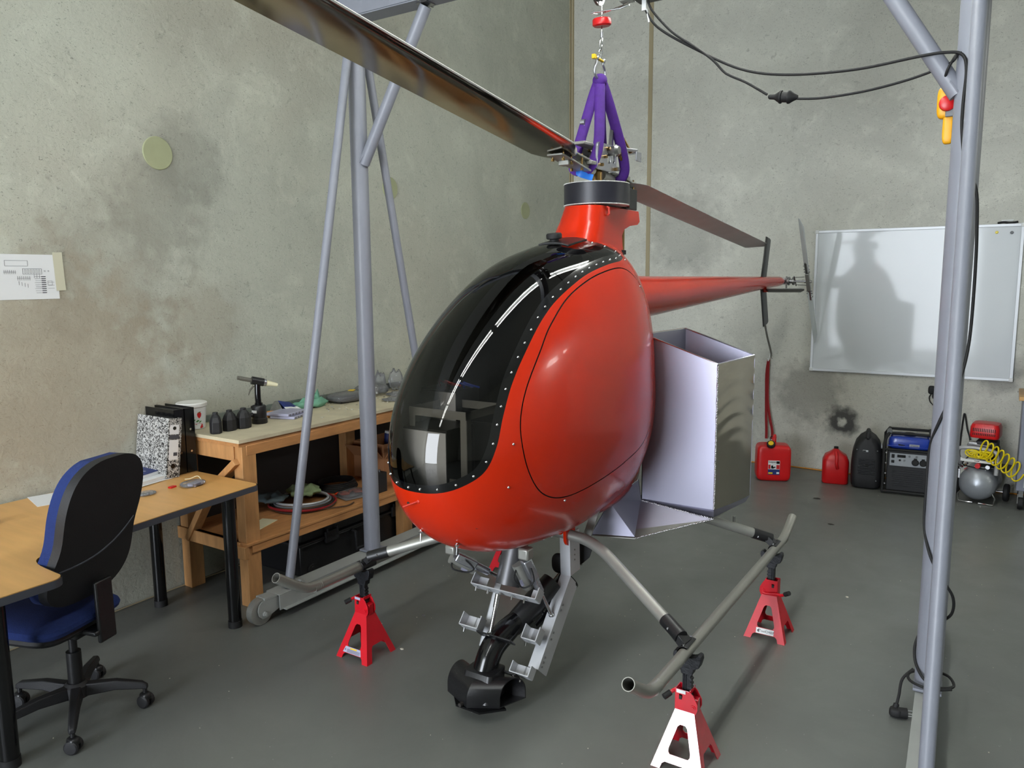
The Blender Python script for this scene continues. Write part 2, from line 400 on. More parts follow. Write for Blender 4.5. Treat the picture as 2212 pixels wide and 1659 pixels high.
obj('pen_barrel', MB().cyl((3.825, -.014, 2.164), (3.905, -.014, 2.164), .006), 'white', t)
# lamps: three rows of twin fluorescent battens hung below the ceiling
TUBE = emit('lamp_tube', (250, 252, 246), 42.0)
def batten(x, y, z, lb, L=1.55):
    t = thing('ceiling_batten', lb, 'ceiling lamp', (x, y, z + .09), group='fluorescent battens under the ceiling')
    obj('housing', MB().box((x, y, z + .07), (.16, L, .05)).box((x, y, z + .045), (.22, L - .02, .008)), 'white', t, bev=.004)
    for s in (-1, 1):
        obj('lamp_tube', MB().cyl((x + s * .07, y - L / 2 + .03, z), (x + s * .07, y + L / 2 - .03, z), .017, n=12), TUBE, t)
    for e in (-1, 1): obj('end_cap', MB().box((x, y + e * (L / 2 - .02), z + .01), (.17, .03, .05)), 'white', t)
    obj('suspension_wire', MB().cyl((x, y, z + .09), (x, y, RH), .003, n=6), 'steel', t)
for x, ys_, z_ in ((2.85, [-2.93 - 1.43 * k for k in range(6)], 3.55), (7.6, [-1.5], 3.55), (8.5, [-1.3], 3.75)):
    for y_ in ys_: batten(x, y_, z_, 'twin tube fluorescent batten hanging in a row from the ceiling', 1.37)
# lights
def area(name, loc, size, sy, rot, power, col, spread=None):
    l = bpy.data.lights.new(name, 'AREA'); l.shape = 'RECTANGLE'; l.size = size; l.size_y = sy; l.energy = power; l.color = col
    if spread: l.spread = spread
    o = bpy.data.objects.new(name, l); COL.objects.link(o); o.location = loc; o.rotation_euler = rot; return o
area('doorway_daylight', ((DX0 + DX1) / 2, RY + .02, DZ / 2), DX1 - DX0, DZ - .1, (PI / 2, 0, 0), 480, (.86, .92, 1.0))
W = bpy.data.worlds.new('World'); SC.world = W; W.use_nodes = True
bg = W.node_tree.nodes['Background']; bg.inputs[0].default_value = (.75, .85, 1, 1); bg.inputs[1].default_value = .6
# camera
cam = bpy.data.cameras.new('camera'); co = bpy.data.objects.new('camera', cam); COL.objects.link(co); SC.camera = co
cam.sensor_width = 36.0; cam.sensor_fit = 'HORIZONTAL'; cam.lens = 36.0 * 1661.0 / 2212.0; cam.clip_end = 60
pitch, head, roll = math.radians(7.9), math.radians(32.9), math.radians(.44)
d = Vector((-math.sin(head) * math.cos(pitch), math.cos(head) * math.cos(pitch), -math.sin(pitch)))
r0 = Vector((math.cos(head), math.sin(head), 0)); u0 = r0.cross(d); r = r0 * math.cos(roll) - u0 * math.sin(roll); u = r.cross(d)
co.matrix_world = Matrix.Translation((3.931, -7.238, 1.755)) @ Matrix((r, u, -d)).transposed().to_4x4()
SC.cycles.use_adaptive_sampling = True; SC.cycles.use_light_tree = False; SC.cycles.adaptive_threshold = .04; SC.cycles.use_denoising = True; SC.cycles.max_bounces = 6; SC.cycles.diffuse_bounces = 3; SC.cycles.glossy_bounces = 4; SC.cycles.transparent_max_bounces = 10; SC.cycles.caustics_reflective = False; SC.cycles.caustics_refractive = False
SC.view_settings.view_transform = 'Standard'; SC.view_settings.look = 'None'; SC.view_settings.gamma = 1; SC.view_settings.exposure = 0.30; SC.view_settings.use_curve_mapping = False
# ------------------------------------------------------------------ helicopter fuselage surface
HX = 2.27; YC, ZC = -4.35, 1.18
PR = [0.7105, 0.7513, 0.8374, 0.7648, 0.7009, 0.7259, 0.8201, 0.9414, 0.8615, 0.6295, 0.532, 0.5164, 0.5923, 0.668]
FW, FP, FK = .3692, 2.2595, -.0399
_c = np.fft.rfft(np.array(PR)); _n = len(PR)
def Rphi(t):
    t = np.asarray(t, float); out = np.full_like(t, _c[0].real / _n)
    for k in range(1, len(_c)):
        a = _c[k] / _n * (1 if k == _n // 2 else 2); out = out + (a.real * np.cos(k * t) - a.imag * np.sin(k * t))
    return out
def fpoint(t, s, off=0.0):
    e = 2 / FP; m = np.abs(np.cos(s)) ** e; x = (FW - off) * np.sign(np.sin(s)) * np.abs(np.sin(s)) ** e; R = Rphi(t) - off
    y = YC + R * np.cos(t) * m; z = ZC + R * np.sin(t) * m; x = x * (1 + FK * (y - YC)); return np.stack([x + HX, y, z], -1)
def fx(y, z):
    """half width of the body at a side-view point (0 outside)"""
    t = math.atan2(z - ZC, y - YC); R = float(Rphi(np.array(t))); m = (math.hypot(y - YC, z - ZC) / R)
    if m >= 1: return 0.0
    return FW * (1 - m ** FP) ** (1 / FP) * (1 + FK * (y - YC))
def fgrid(nphi, ns, off=0.0):
    t = np.linspace(0, 2 * np.pi, nphi, endpoint=False); s = np.linspace(-np.pi / 2, np.pi / 2, ns)
    # ease samples away from the poles
    T, S = np.meshgrid(t, s, indexing='ij'); G = fpoint(T, S, off)
    du = np.roll(G, -1, 0) - np.roll(G, 1, 0); dv = np.zeros_like(G); dv[:, 1:-1] = G[:, 2:] - G[:, :-2]; dv[:, 0] = G[:, 1] - G[:, 0]; dv[:, -1] = G[:, -1] - G[:, -2]
    Nn = np.cross(dv, du); l = np.linalg.norm(Nn, axis=-1, keepdims=True); l[l < 1e-12] = 1; Nn = Nn / l
    Nn[:, 0] = (-1, 0, 0); Nn[:, -1] = (1, 0, 0)
    flip = ((G - np.array([HX, YC, ZC])) * Nn).sum(-1) < 0; Nn[flip] *= -1
    V = G.reshape(-1, 3); NN = Nn.reshape(-1, 3); F = []
    for i in range(nphi):
        a = i * ns; b = ((i + 1) % nphi) * ns
        for j in range(ns - 1): F.append((a + j, b + j, b + j + 1)); F.append((a + j, b + j + 1, a + j + 1))
    return V, NN, np.array(F)
def clip(V, NN, F, f):
    """split a triangle mesh by the sign of f at its vertices: returns (positive, negative)"""
    V = [tuple(v) for v in V]; NN = [tuple(n) for n in NN]; f = list(f); cut = {}; pos = []; neg = []
    def mid(a, b):
        k = (a, b) if a < b else (b, a)
        if k not in cut:
            q = f[a] / (f[a] - f[b]); V.append(tuple(V[a][i] + (V[b][i] - V[a][i]) * q for i in range(3))); NN.append(tuple(NN[a][i] + (NN[b][i] - NN[a][i]) * q for i in range(3))); cut[k] = len(V) - 1
        return cut[k]
    for t in F:
        sg = [f[i] >= 0 for i in t]; c = sum(sg)
        if c == 3: pos.append(tuple(t)); continue
        if c == 0: neg.append(tuple(t)); continue
        k = sg.index(True) if c == 1 else sg.index(False); a, b, d = t[k], t[(k + 1) % 3], t[(k + 2) % 3]; p, q = mid(a, b), mid(a, d)
        one, two = (pos, neg) if c == 1 else (neg, pos)
        one.append((a, p, q)); two.append((p, b, d)); two.append((p, d, q))
    V = np.array(V); NN = np.array(NN)
    return (V, NN, np.array(pos)), (V, NN, np.array(neg))
def fobj(name, part, m, parent, label=None):
    V, NN, F = part; used = np.unique(F); mp = -np.ones(len(V), int); mp[used] = np.arange(len(used)); V = V[used]; NN = NN[used]; F = mp[F]
    a, b, c = V[F[:, 0]], V[F[:, 1]], V[F[:, 2]]; area = np.linalg.norm(np.cross(b - a, c - a), axis=1); F = F[area > 1e-10]
    me = bpy.data.meshes.new(name); M = ROOT[parent]
    me.from_pydata([tuple(M @ Vector(v)) for v in V], [], [tuple(int(i) for i in q) for q in F]); me.update()
    me.polygons.foreach_set('use_smooth', [True] * len(me.polygons))
    me.normals_split_custom_set_from_vertices([tuple(n / (np.linalg.norm(n) or 1)) for n in NN])
    o = bpy.data.objects.new(name, me); COL.objects.link(o); me.materials.append(MATS[m]); o.parent = parent; ROOT[o] = ROOT[parent]
    if label: o['label'] = label
    return o
def poly_sd(Y, Z, poly):
    """signed distance to a closed polygon in the side view, positive inside"""
    P = np.array(poly); Q = np.roll(P, -1, 0); X = np.stack([Y, Z], -1); best = np.full(len(Y), 1e9); ins = np.zeros(len(Y), bool)
    for a, b in zip(P, Q):
        ab = b - a; t = np.clip(((X - a) @ ab) / max(ab @ ab, 1e-12), 0, 1); d = np.linalg.norm(X - a - t[:, None] * ab, axis=1); best = np.minimum(best, d)
        c = ((a[1] > X[:, 1]) != (b[1] > X[:, 1])); xi = a[0] + (X[:, 1] - a[1]) / (b[1] - a[1] + 1e-15) * ab[0]; ins ^= c & (X[:, 0] < xi)
    return np.where(ins, best, -best)
rim = [(-5.34, 1.030), (-5.283, 1.034), (-5.228, 1.062), (-5.172, 1.108), (-5.134, 1.185), (-5.096, 1.288), (-5.036, 1.392), (-4.944, 1.494), (-4.82, 1.60), (-4.682, 1.682), (-4.486, 1.7555), (-4.271, 1.803), (-4.12, 1.822)]
rim2 = [(-4.050, 1.838), (-4.055, 1.862), (-4.10, 1.885), (-4.15, 1.903), (-4.20, 1.917), (-4.23, 1.935)]
canopy_poly = [(-5.7, 1.018), (-5.4, 1.024)] + [(p.x, p.y) for p in smooth_path([(a, b, 0) for a, b in rim], 6)] + [(p.x, p.y) for p in smooth_path([(a, b, 0) for a, b in rim2], 4)] + [(-4.25, 2.3), (-5.7, 2.3)]
door_pts = [(-5.041, 1.184), (-5.034, 1.28), (-4.98, 1.385), (-4.873, 1.506), (-4.79, 1.584), (-4.648, 1.677), (-4.462, 1.744), (-4.247, 1.786), (-4.12, 1.785), (-4.02, 1.73), (-3.965, 1.62), (-3.95, 1.40), (-3.985, 1.18), (-4.12, 1.045), (-4.38, .982), (-4.66, .948), (-4.83, .948), (-4.943, .992), (-5.012, 1.08)]
door_poly = [(p.x, p.y) for p in smooth_path([(a, b, 0) for a, b in door_pts], 6, closed=True)]
REAR = -3.70
heli = thing('helicopter', 'single seat orange-red helicopter with dark canopy raised on four red stands', 'helicopter', (HX, -4.10, .40))
V_, N_, F_ = fgrid(260, 150)
(_, keep) = clip(V_, N_, F_, V_[:, 1] - REAR)
fc = poly_sd(keep[0][:, 1], keep[0][:, 2], canopy_poly)
glass, body = clip(*keep, fc)
fb = poly_sd(glass[0][:, 1], glass[0][:, 2], canopy_poly) - .030
clear, band = clip(*glass, fb)
canopy = fobj('canopy', clear, 'canopy_tint', heli, 'dark tinted see-through canopy')
rimband = fobj('canopy_border', band, 'black_band', heli, 'black border strip around the canopy')
fd = poly_sd(body[0][:, 1], body[0][:, 2], door_poly)
inner, shell = clip(*body, fd + .0022)
fd2 = poly_sd(inner[0][:, 1], inner[0][:, 2], door_poly) - .0022
door, seam = clip(*inner, fd2)
fobj('fuselage_shell', shell, 'red_paint', heli)
for s, lb in ((1, None), (-1, None)):
    Vd, Nd, Fd = door; cx = Vd[Fd].mean(1)[:, 0]
    fobj('door_panel', (Vd, Nd, Fd[(cx - HX) * s > 0]), 'red_paint', heli)
    Vd, Nd, Fd = seam; cx = Vd[Fd].mean(1)[:, 0]
    fobj('door_seal', (Vd - Nd * .004, Nd, Fd[(cx - HX) * s > 0]), 'dark_liner', heli, 'dark groove around the door')
# liner and bulkhead inside
Vi, Ni, Fi = fgrid(120, 70, .012)
_, ki = clip(Vi, Ni, Fi, Vi[:, 1] - REAR)
fi = poly_sd(ki[0][:, 1], ki[0][:, 2], canopy_poly); _, li = clip(*ki, fi + .004); fobj('cabin_liner', li, 'dark_liner', heli)
def section(y, z0, z1, sc=.97, n=44):
    pts = []
    zs = [z0 + (z1 - z0) * (i / n) for i in range(n + 1)]
    r = [(HX + fx(y, z) * sc, y, z) for z in zs]; l = [(HX - fx(y, z) * sc, y, z) for z in reversed(zs)]
    return r + l
def zrange(y):
    zs = [z for z in np.linspace(.5, 2.1, 321) if fx(y, z) > .004]; return (min(zs), max(zs)) if zs else None
a, b = zrange(-4.32); q = section(-4.32, a + .02, b - .02)
obj('bulkhead', MB().loft([q, [(x, y + .006, z) for x, y, z in q]]), 'dark_liner', heli, smooth=0)
ff = [(HX + s * fx(y, .90) * .97, y, .90) for s, ys in ((1, np.linspace(-5.15, -4.33, 14)), (-1, np.linspace(-4.33, -5.15, 14))) for y in ys]
obj('cabin_floor', MB().loft([ff, [(x, y, z - .008) for x, y, z in ff]]), 'dark_liner', heli, smooth=0)
a, b = zrange(REAR + .002)
q = section(REAR, a, b, 1.0, 60); qq = [p for i, p in enumerate(q) if i == 0 or (Vector(p) - Vector(q[i - 1])).length > .004]
obj('rear_trim', MB().tube(qq, .009, 8, closed=True), 'black_rubber', heli, label='black rubber trim around the rear edge')
a, b = zrange(REAR - .06); q = section(REAR - .06, a + .01, b - .01, .95)
obj('rear_firewall', MB().loft([q, [(x, y + .004, z) for x, y, z in q]]), 'aluminium_dull', heli, smooth=0)
# screws round the canopy
edge = [p for p in canopy_poly if -5.30 < p[0] < -4.0 and p[1] < 2.0]
C3 = []
E = smooth_path([(a, b, 0) for a, b in edge], 8)
cen = Vector((-4.9, 1.75, 0))
for i, p in enumerate(E):
    t_ = (E[min(i + 1, len(E) - 1)] - E[max(i - 1, 0)]).normalized(); nrm = Vector((-t_.y, t_.x, 0)); q = p + nrm * .014
    w = fx(q.x, q.y)
    if w > 0: C3.append(Vector((HX + w, q.x, q.y)))
spots = []; acc = 0; last = None
for i in range(len(C3)):
    if last is None: last = C3[i]; spots.append(C3[i]); continue
    acc += (C3[i] - C3[i - 1]).length
    if acc >= .064 and acc < .4: spots.append(C3[i]); acc = 0
    elif acc >= .4: acc = 0
screw0 = None
for p in spots:
    for s in (1, -1):
        q = Vector((HX + s * (p.x - HX), p.y, p.z))
        if screw0 is None:
            screw0 = obj('screw', MB().lathe([(.0005, .0042), (.003, .0036), (.0048, .001), (.005, -.002)], (0, 0, 0), 10), 'chrome', rimband, local=True, smooth=60); scr = screw0
        else: scr = screw0.copy(); COL.objects.link(scr); scr.parent = rimband
        y, z = q.y, q.z; e = .01
        gx = Vector((s * 1.0, -(fx(y + e, z) - fx(y - e, z)) / (2 * e), -(fx(y, z + e) - fx(y, z - e)) / (2 * e))).normalized()
        scr.location = ROOT[heli] @ (q + gx * .001); scr.rotation_euler = gx.to_track_quat('Z', 'Y').to_euler()
for (y, z) in ((-5.075, 1.19), (-5.09, 1.04), (-4.02, 1.71), (-4.80, .93), (-4.60, .70), (-4.66, .705)):
    scr = screw0.copy(); scr.name = 'shell_screw'; COL.objects.link(scr); scr.parent = heli; w = fx(y, z); e = .01
    gx = Vector((1, -(fx(y + e, z) - fx(y - e, z)) / (2 * e), -(fx(y, z + e) - fx(y, z - e)) / (2 * e))).normalized()
    scr.location = ROOT[heli] @ (Vector((HX + w, y, z)) + gx * .001); scr.rotation_euler = gx.to_track_quat('Z', 'Y').to_euler()
def onbody(t, s, off=0):
    p = fpoint(np.array(float(t)), np.array(float(s)), -off); return Vector(tuple(float(v) for v in p))
# nose probe hole, pitot stub and drain clips
obj('pitot_tube', MB().cyl((2.275, -5.27, .999), (2.232, -5.305, .980), .0038, n=8).sell((2.275, -5.273, .999), (.008, .005, .008), 1), 'red_paint_matte', heli)
obj('nose_hole', MB().cyl((2.2254, -5.255, .986), (2.2254, -5.2668, .981), .0075, n=12), 'dark_liner', heli)
for (x, y, z) in ((2.205, -5.180, .850), (2.335, -5.139, .812)):
    obj('drain_clip', MB().cyl((x, y, z + .01), (x, y - .004, z - .034), .0045, .003, 8).lathe([(.009, 0), (.009, .006), (.005, .01)], (x, y, z - .002), 10), 'chrome', heli)
# air vent on top of the canopy
top = lambda y, dx=0: max(z for z in np.linspace(1.2, 2.1, 901) if fx(y, z) > abs(dx))
vp = MB()
def skin(x, y, h): return (HX + x, y, top(y, x) + h)
rows = []
for i in range(9):
    y = -4.36 + .17 * i / 8; rows.append([skin(x, y, .006) for x in np.linspace(-.06, .085, 7)])
vv = [p for r_ in rows for p in r_]; vv += [(x, y, z - .008) for x, y, z in vv]; ff2 = []
for i in range(8):
    for j in range(6):
        k = i * 7 + j; ff2.append((k, k + 1, k + 8, k + 7)); ff2.append((k + 63, k + 70, k + 71, k + 64))
for i in range(8): ff2 += [(i * 7, (i + 1) * 7, (i + 1) * 7 + 63, i * 7 + 63), (i * 7 + 6, i * 7 + 69, (i + 1) * 7 + 69, (i + 1) * 7 + 6)]
for j in range(6): ff2 += [(j, j + 63, j + 64, j + 1), (56 + j, 57 + j, 120 + j, 119 + j)]
obj('vent_plate', MB().add(vv, ff2), 'black_plastic', heli)
zt = top(-4.31)
obj('vent_knob', MB().lathe([(.030, 0), (.034, .004), (.034, .018), (.030, .024), (.001, .026)], (HX - .005, -4.32, zt + .012), 24, (0, -.15, 1)).cyl((HX - .005, -4.32, zt), (HX - .005, -4.32, zt + .014), .02), 'black_rubber', heli)
# mast fairing
rings = []
for (z, yf, yr, hw) in ((1.86, -4.235, -3.865, .125), (1.90, -4.215, -3.865, .120), (1.945, -4.185, -3.86, .114), (1.975, -4.17, -3.83, .110), (1.995, -4.155, -3.76, .107), (2.006, -4.15, -3.665, .105), (2.022, -4.142, -3.637, .103), (2.06, -4.125, -3.635, .097), (2.072, -4.12, -3.635, .094)):
    o_ = []
    for i in range(13):
        a = -PI / 2 + PI * i / 12; o_.append((HX + hw * math.copysign(abs(math.sin(a)) ** .62, math.sin(a)), yf + .10 - .10 * abs(math.cos(a)) ** .8, z))
    for k in range(1, 9): o_.append((HX + hw * (1 - .12 * k / 8), yf + .10 + (yr - yf - .10) * k / 8, z))
    for k in range(8, 0, -1): o_.append((HX - hw * (1 - .12 * k / 8), yf + .10 + (yr - yf - .10) * k / 8, z))
    rings.append(o_)
obj('mast_fairing', MB().loft(rings), 'red_paint', heli, smooth=50)
obj('fairing_clip', MB().tube([(HX + .103, -4.03, 2.066), (HX + .112, -4.03, 2.062), (HX + .114, -4.03, 2.035), (HX + .106, -4.03, 2.030)], .005, 8), 'red_paint_matte', heli)
obj('control_rod', MB().cyl((2.335, -3.78, 1.66), (2.335, -3.78, 1.99), .010), 'steel_gold', heli)
obj('control_rod', MB().cyl((2.29, -3.76, 1.66), (2.29, -3.76, 1.99), .006), 'steel', heli)
obj('fairing_seal', MB().box((HX + .04, -3.86, 1.868), (.14, .05, .02)), 'black_rubber', heli)
# drive belt and pulleys
MY = -3.93
def belt_outline(r1, y1, r2, y2, n=28):
    dd = y2 - y1; al = math.asin((r1 - r2) / dd); out = []
    for i in range(n + 1):
        a = (PI / 2 - al) + (PI + 2 * al) * i / n - PI / 2; out.append((HX + r1 * math.sin(a - PI / 2 + PI / 2) * 1, y1, 0))
    return out
def hull(r1, y1, r2, y2, n=40):
    pts = []
    al = math.asin((r1 - r2) / (y2 - y1))
    for i in range(n + 1):
        a = al + (2 * PI - 2 * al) * 0 + (PI - 2 * 0) * 0
    big = [(r1 * math.cos(a), y1 + r1 * math.sin(a)) for a in np.linspace(PI - al, 2 * PI + al, n)]
    small = [(r2 * math.cos(a), y2 + r2 * math.sin(a)) for a in np.linspace(al, PI - al, n // 2)]
    return big + small
def ribbon(name, r1, r2, z0, z1, t, m, **k):
    o1 = hull(r1, MY, r2, -3.70); i1 = hull(r1 - t, MY, r2 - t, -3.70); mb = MB()
    mb.loft([[(HX + x, y, z0) for x, y in i1], [(HX + x, y, z0) for x, y in o1], [(HX + x, y, z1) for x, y in o1], [(HX + x, y, z1) for x, y in i1], [(HX + x, y, z0) for x, y in i1]], cap=False)
    return obj(name, mb, m, heli, **k)
ribbon('drive_belt', .152, .06, 2.085, 2.178, .006, 'belt_black', label='wide black toothed drive belt')
teeth = MB()
for zc in (2.083, 2.1795):
    for a in np.linspace(PI * .92, PI * 2.08, 84):
        teeth.box((HX + .1505 * math.cos(a), MY + .1505 * math.sin(a), zc), (.006, .0035, .004), a)
    teeth.lathe([(.146, -.001), (.1515, -.001), (.1515, .001), (.146, .001)], (HX, MY, zc), 60)
obj('pulley_teeth', teeth, 'white_metal', heli, smooth=0, label='pale teeth of the belt pulley')
obj('belt_pulley', MB().lathe([(.03, .0), (.145, .0), (.145, .092), (.03, .092)], (HX, MY, 2.0855), 48), 'aluminium_dull', heli)
obj('belt_pulley', MB().lathe([(.01, .0), (.052, .0), (.052, .10), (.01, .10)], (HX, -3.70, 2.082), 28), 'black_plastic', heli)
obj('belt_guide', MB().box((HX + .064, -3.69, 2.128), (.012, .13, .10)), 'black_plastic', heli, bev=.003)
# mast and rotor head
obj('mast', MB().cyl((HX, MY, 2.07), (HX, MY, 2.30), .0265, n=28), 'steel_gold', heli, label='brass coloured rotor mast')
hub = thing_part = None
hb = MB()
hb.box((HX, MY, 2.262), (.10, .30, .016)); hb.box((HX, MY, 2.345), (.055, .36, .014))
obj('yoke_plate', hb, 'aluminium_dull', heli, bev=.003)
for s in (-1, 1):
    hp = MB().plate(rrect(.20, .12, .02), [rrect(.030, .05, .014, cx=.02, cy=.0), rrect(.026, .046, .012, cx=.07, cy=.005)], (HX + s * .048 - .005, MY, 2.298), (0, 1, 0), (0, 0, 1), .010)
    obj('hub_side_plate', hp, 'aluminium', heli, smooth=0, bev=.0015)
    hb = MB()
    for (dy, dz) in ((-.07, -.04), (.075, -.045), (.0, .04), (-.03, .0), (.08, .045)): obj('hub_bolt', MB().cyl((HX + s * .035, MY + dy, 2.298 + dz), (HX + s * .068, MY + dy, 2.298 + dz), .0075, n=10), 'steel_gold', heli)
obj('teeter_bearing', MB().cyl((HX - .075, MY + .03, 2.33), (HX + .085, MY + .03, 2.33), .021, n=20).cyl((HX + .085, MY + .03, 2.33), (HX + .10, MY + .03, 2.33), .028, .018, 20), 'steel', heli)
for s in (-1, 1):
    obj('pitch_horn', MB().bar((HX + .03, MY + .08, 2.35), (HX + .03, MY + .105, 2.475), .018, .014).cyl((HX + .02, MY + .105, 2.48), (HX + .045, MY + .105, 2.48), .015, n=16), 'steel', heli) if s > 0 else obj('pitch_horn', MB().bar((HX - .04, MY - .05, 2.35), (HX - .04, MY - .06, 2.45), .018, .014).cyl((HX - .05, MY - .06, 2.455), (HX - .03, MY - .06, 2.455), .014, n=16), 'aluminium', heli)
obj('pitch_link', MB().cyl((HX + .036, MY + .105, 2.475), (HX + .07, MY + .215, 2.355), .0055, n=10).sell((HX + .07, MY + .215, 2.352), (.011, .011, .011), 1), 'steel_gold', heli)
obj('rocker_arm', MB().bar((HX - .02, MY + .03, 2.362), (HX + .10, MY + .22, 2.352), .03, .010).box((HX + .105, MY + .235, 2.325), (.006, .06, .045)).box((HX + .075, MY + .245, 2.345), (.06, .04, .006)), 'aluminium', heli, bev=.002)
obj('grip_link', MB().cyl((HX + .055, MY + .12, 2.33), (HX + .055, MY + .19, 2.275), .008).sell((HX + .055, MY + .12, 2.33), (.013, .013, .013), 1).sell((HX + .055, MY + .19, 2.275), (.013, .013, .013), 1), 'steel_gold', heli)
# rotor blades
def blade(name, root, tip, chord, thick, pitch, m, span_up=(0, 0, 1), taper_tip=.12, r_in=0.0, parent=None, **kw):
    root, tip = Vector(root), Vector(tip); sp = (tip - root).normalized(); up = Vector(span_up); ch = sp.cross(up).normalized(); up = ch.cross(sp).normalized()
    R = Matrix.Rotation(pitch, 3, sp); ch = R @ ch; up = R @ up; rings = []; L = (tip - root).length
    prof = [(-.5, 0), (-.46, .28), (-.36, .46), (-.2, .5), (0, .42), (.25, .25), (.5, .03), (.5, -.03), (.25, -.16), (0, -.26), (-.2, -.32), (-.36, -.32), (-.46, -.2)]
    for q, k, sh in ((0, .55, 0), (.02, .8, 0), (.045, 1, 0), (.5, 1, 0), (1 - taper_tip / L if L > taper_tip else .9, 1, 0), (1, .35, .32)):
        rings.append([tuple(root + sp * (L * q) + ch * (chord * (x * k + sh)) + up * (thick * y * (1 if k > .5 else .4))) for x, y in prof])
    return obj(name, MB().loft(rings), m, parent or heli, smooth=50, **kw)
uf = Vector((0.0, -1.0, .136)).normalized(); ur = Vector((-.016, 1.0, -.086)).normalized()
hc = Vector((HX, MY, 2.232))
bl0 = blade('main_rotor_blade', hc + uf * .30, hc + uf * 2.97, .205, .026, math.radians(7), 'aluminium_polished')
R_ = Matrix.Rotation(math.radians(7), 3, uf); chd = R_ @ uf.cross(Vector((0, 0, 1))).normalized(); upd = R_ @ (uf.cross(Vector((0, 0, 1))).normalized().cross(uf))
sg = 1 if chd.x > 0 else -1
obj('edge_highlight', MB().tube([hc + uf * q + chd * (sg * .1015) + upd * .001 for q in (.42, 1.5, 2.9)], .0035, 8), 'white_metal', bl0, label='pale strip added as the highlight on the blade edge')  # lamp highlight along the blade edge, put in as a pale strip
blade('main_rotor_blade', hc + ur * .30, hc + ur * 2.97, .17, .022, math.radians(-10), 'blade_alu')
for uu, sgn in ((uf, -1), (ur, 1)):
    a, b = hc + uu * .13, hc + uu * .40
    g = MB().bar(a + Vector((0, 0, .022)), b + Vector((0, 0, .018)), .075, .008).bar(a - Vector((0, 0, .022)), b - Vector((0, 0, .018)), .075, .008)
    g.box(hc + uu * .30 + Vector((.0, 0, .030)), (.06, .045, .022)).box(hc + uu * .30 + Vector((.0, 0, -.030)), (.05, .045, .02)).cyl(hc + uu * .05, hc + uu * .16, .024)
    obj('blade_grip', g, 'aluminium_dull', heli, bev=.002)
    for q in (.20, .30, .37):
        for dx in (-.026, .026): p = hc + uu * q + Vector((dx, 0, 0)); bb = MB(); bb.cyl(p - Vector((0, 0, .036)), p + Vector((0, 0, .034)), .0045, n=8).cyl(p - Vector((0, 0, .038)), p - Vector((0, 0, .028)), .008, n=6); obj('grip_bolt', bb, 'steel_gold', heli)
# tail boom and tail
obj('tail_boom', MB().tube([(2.265, -3.68, 1.642), (2.27, -3.22, 1.648), (2.292, -1.2, 1.694), (2.298, -.66, 1.704), (2.30, -.60, 1.705), (2.302, -.56, 1.706)], [.118, .106, .052, .040, .036, .030], 36), 'red_paint', heli)
obj('tail_gearbox', MB().cyl((2.303, -.575, 1.706), (2.304, -.53, 1.706), .030, n=16).box((2.318, -.52, 1.706), (.05, .05, .055)).cyl((2.31, -.52, 1.706), (2.40, -.515, 1.705), .02).cyl((2.35, -.52, 1.706), (2.362, -.52, 1.706), .036).cyl((2.385, -.515, 1.706), (2.398, -.515, 1.706), .034).cyl((2.40, -.515, 1.705), (2.50, -.51, 1.703), .0085), 'steel', heli)
obj('gearbox_bracket', MB().box((2.335, -.52, 1.69), (.004, .05, .11)), 'aluminium_dull', heli)
obj('tail_pitch_link', MB().cyl((2.40, -.545, 1.735), (2.485, -.56, 1.74), .003, n=8).cyl((2.40, -.48, 1.675), (2.49, -.46, 1.67), .003, n=8).bar((2.405, -.56, 1.745), (2.405, -.47, 1.665), .008, .006), 'steel', heli)
td = Vector((.004, -.58, .78)).normalized()
tr = Vector((2.505, -.50, 1.700))
obj('tail_rotor_hub', MB().bar(tr + td * .085, tr - td * .085, .035, .03, (1, 0, 0)).cyl(tr - Vector((.03, 0, 0)), tr + Vector((.03, 0, 0)), .012), 'aluminium_dull', heli, bev=.002)
for s, (ty, tz) in ((1, (-.865, 2.185)), (-1, (-.085, 1.175))):
    tp = Vector((2.505, ty, tz)); dv = (tp - tr).normalized()
    blade('tail_rotor_blade', tr + dv * .10, tp, .062, .011, math.radians(48 if s > 0 else 22), 'blade_alu', span_up=(1, 0, 0), taper_tip=.06)
    g = MB().bar(tr + dv * .08, tr + dv * .19, .022, .022, (1, 0, 0))
    for q in (.10, .125, .16): p = tr + dv * q; g.cyl(p - Vector((.024, 0, 0)), p + Vector((.024, 0, 0)), .005, n=8)
    obj('tail_grip', g, 'steel', heli)
# vertical fins, stabiliser, tail skid
fr_ = Vector((2.30, -1.10, 1.70))
blade('tail_fin', (2.30, -1.12, 1.67), (2.30, -1.00, 2.05), .15, .020, 0, 'black_carbon', span_up=(1, 0, 0), taper_tip=.02)
blade('tail_fin', (2.30, -1.12, 1.72), (2.30, -.98, 1.36), .15, .020, 0, 'black_carbon', span_up=(-1, 0, 0), taper_tip=.02)
blade('stabiliser', (2.325, -1.10, 1.640), (2.60, -1.06, 1.640), .12, .034, math.radians(-9), 'black_carbon', taper_tip=.03)
obj('stabiliser_mount', MB().cyl((2.29, -1.10, 1.640), (2.335, -1.10, 1.640), .019, .014, 16), 'red_paint_matte', heli)
obj('tail_skid', MB().tube(smooth_path([(2.30, -1.01, 1.37), (2.30, -.93, 1.27), (2.30, -.80, 1.14), (2.30, -.775, 1.10), (2.31, -.77, 1.075)], 5), .0085, 10), 'skid_tube', heli)
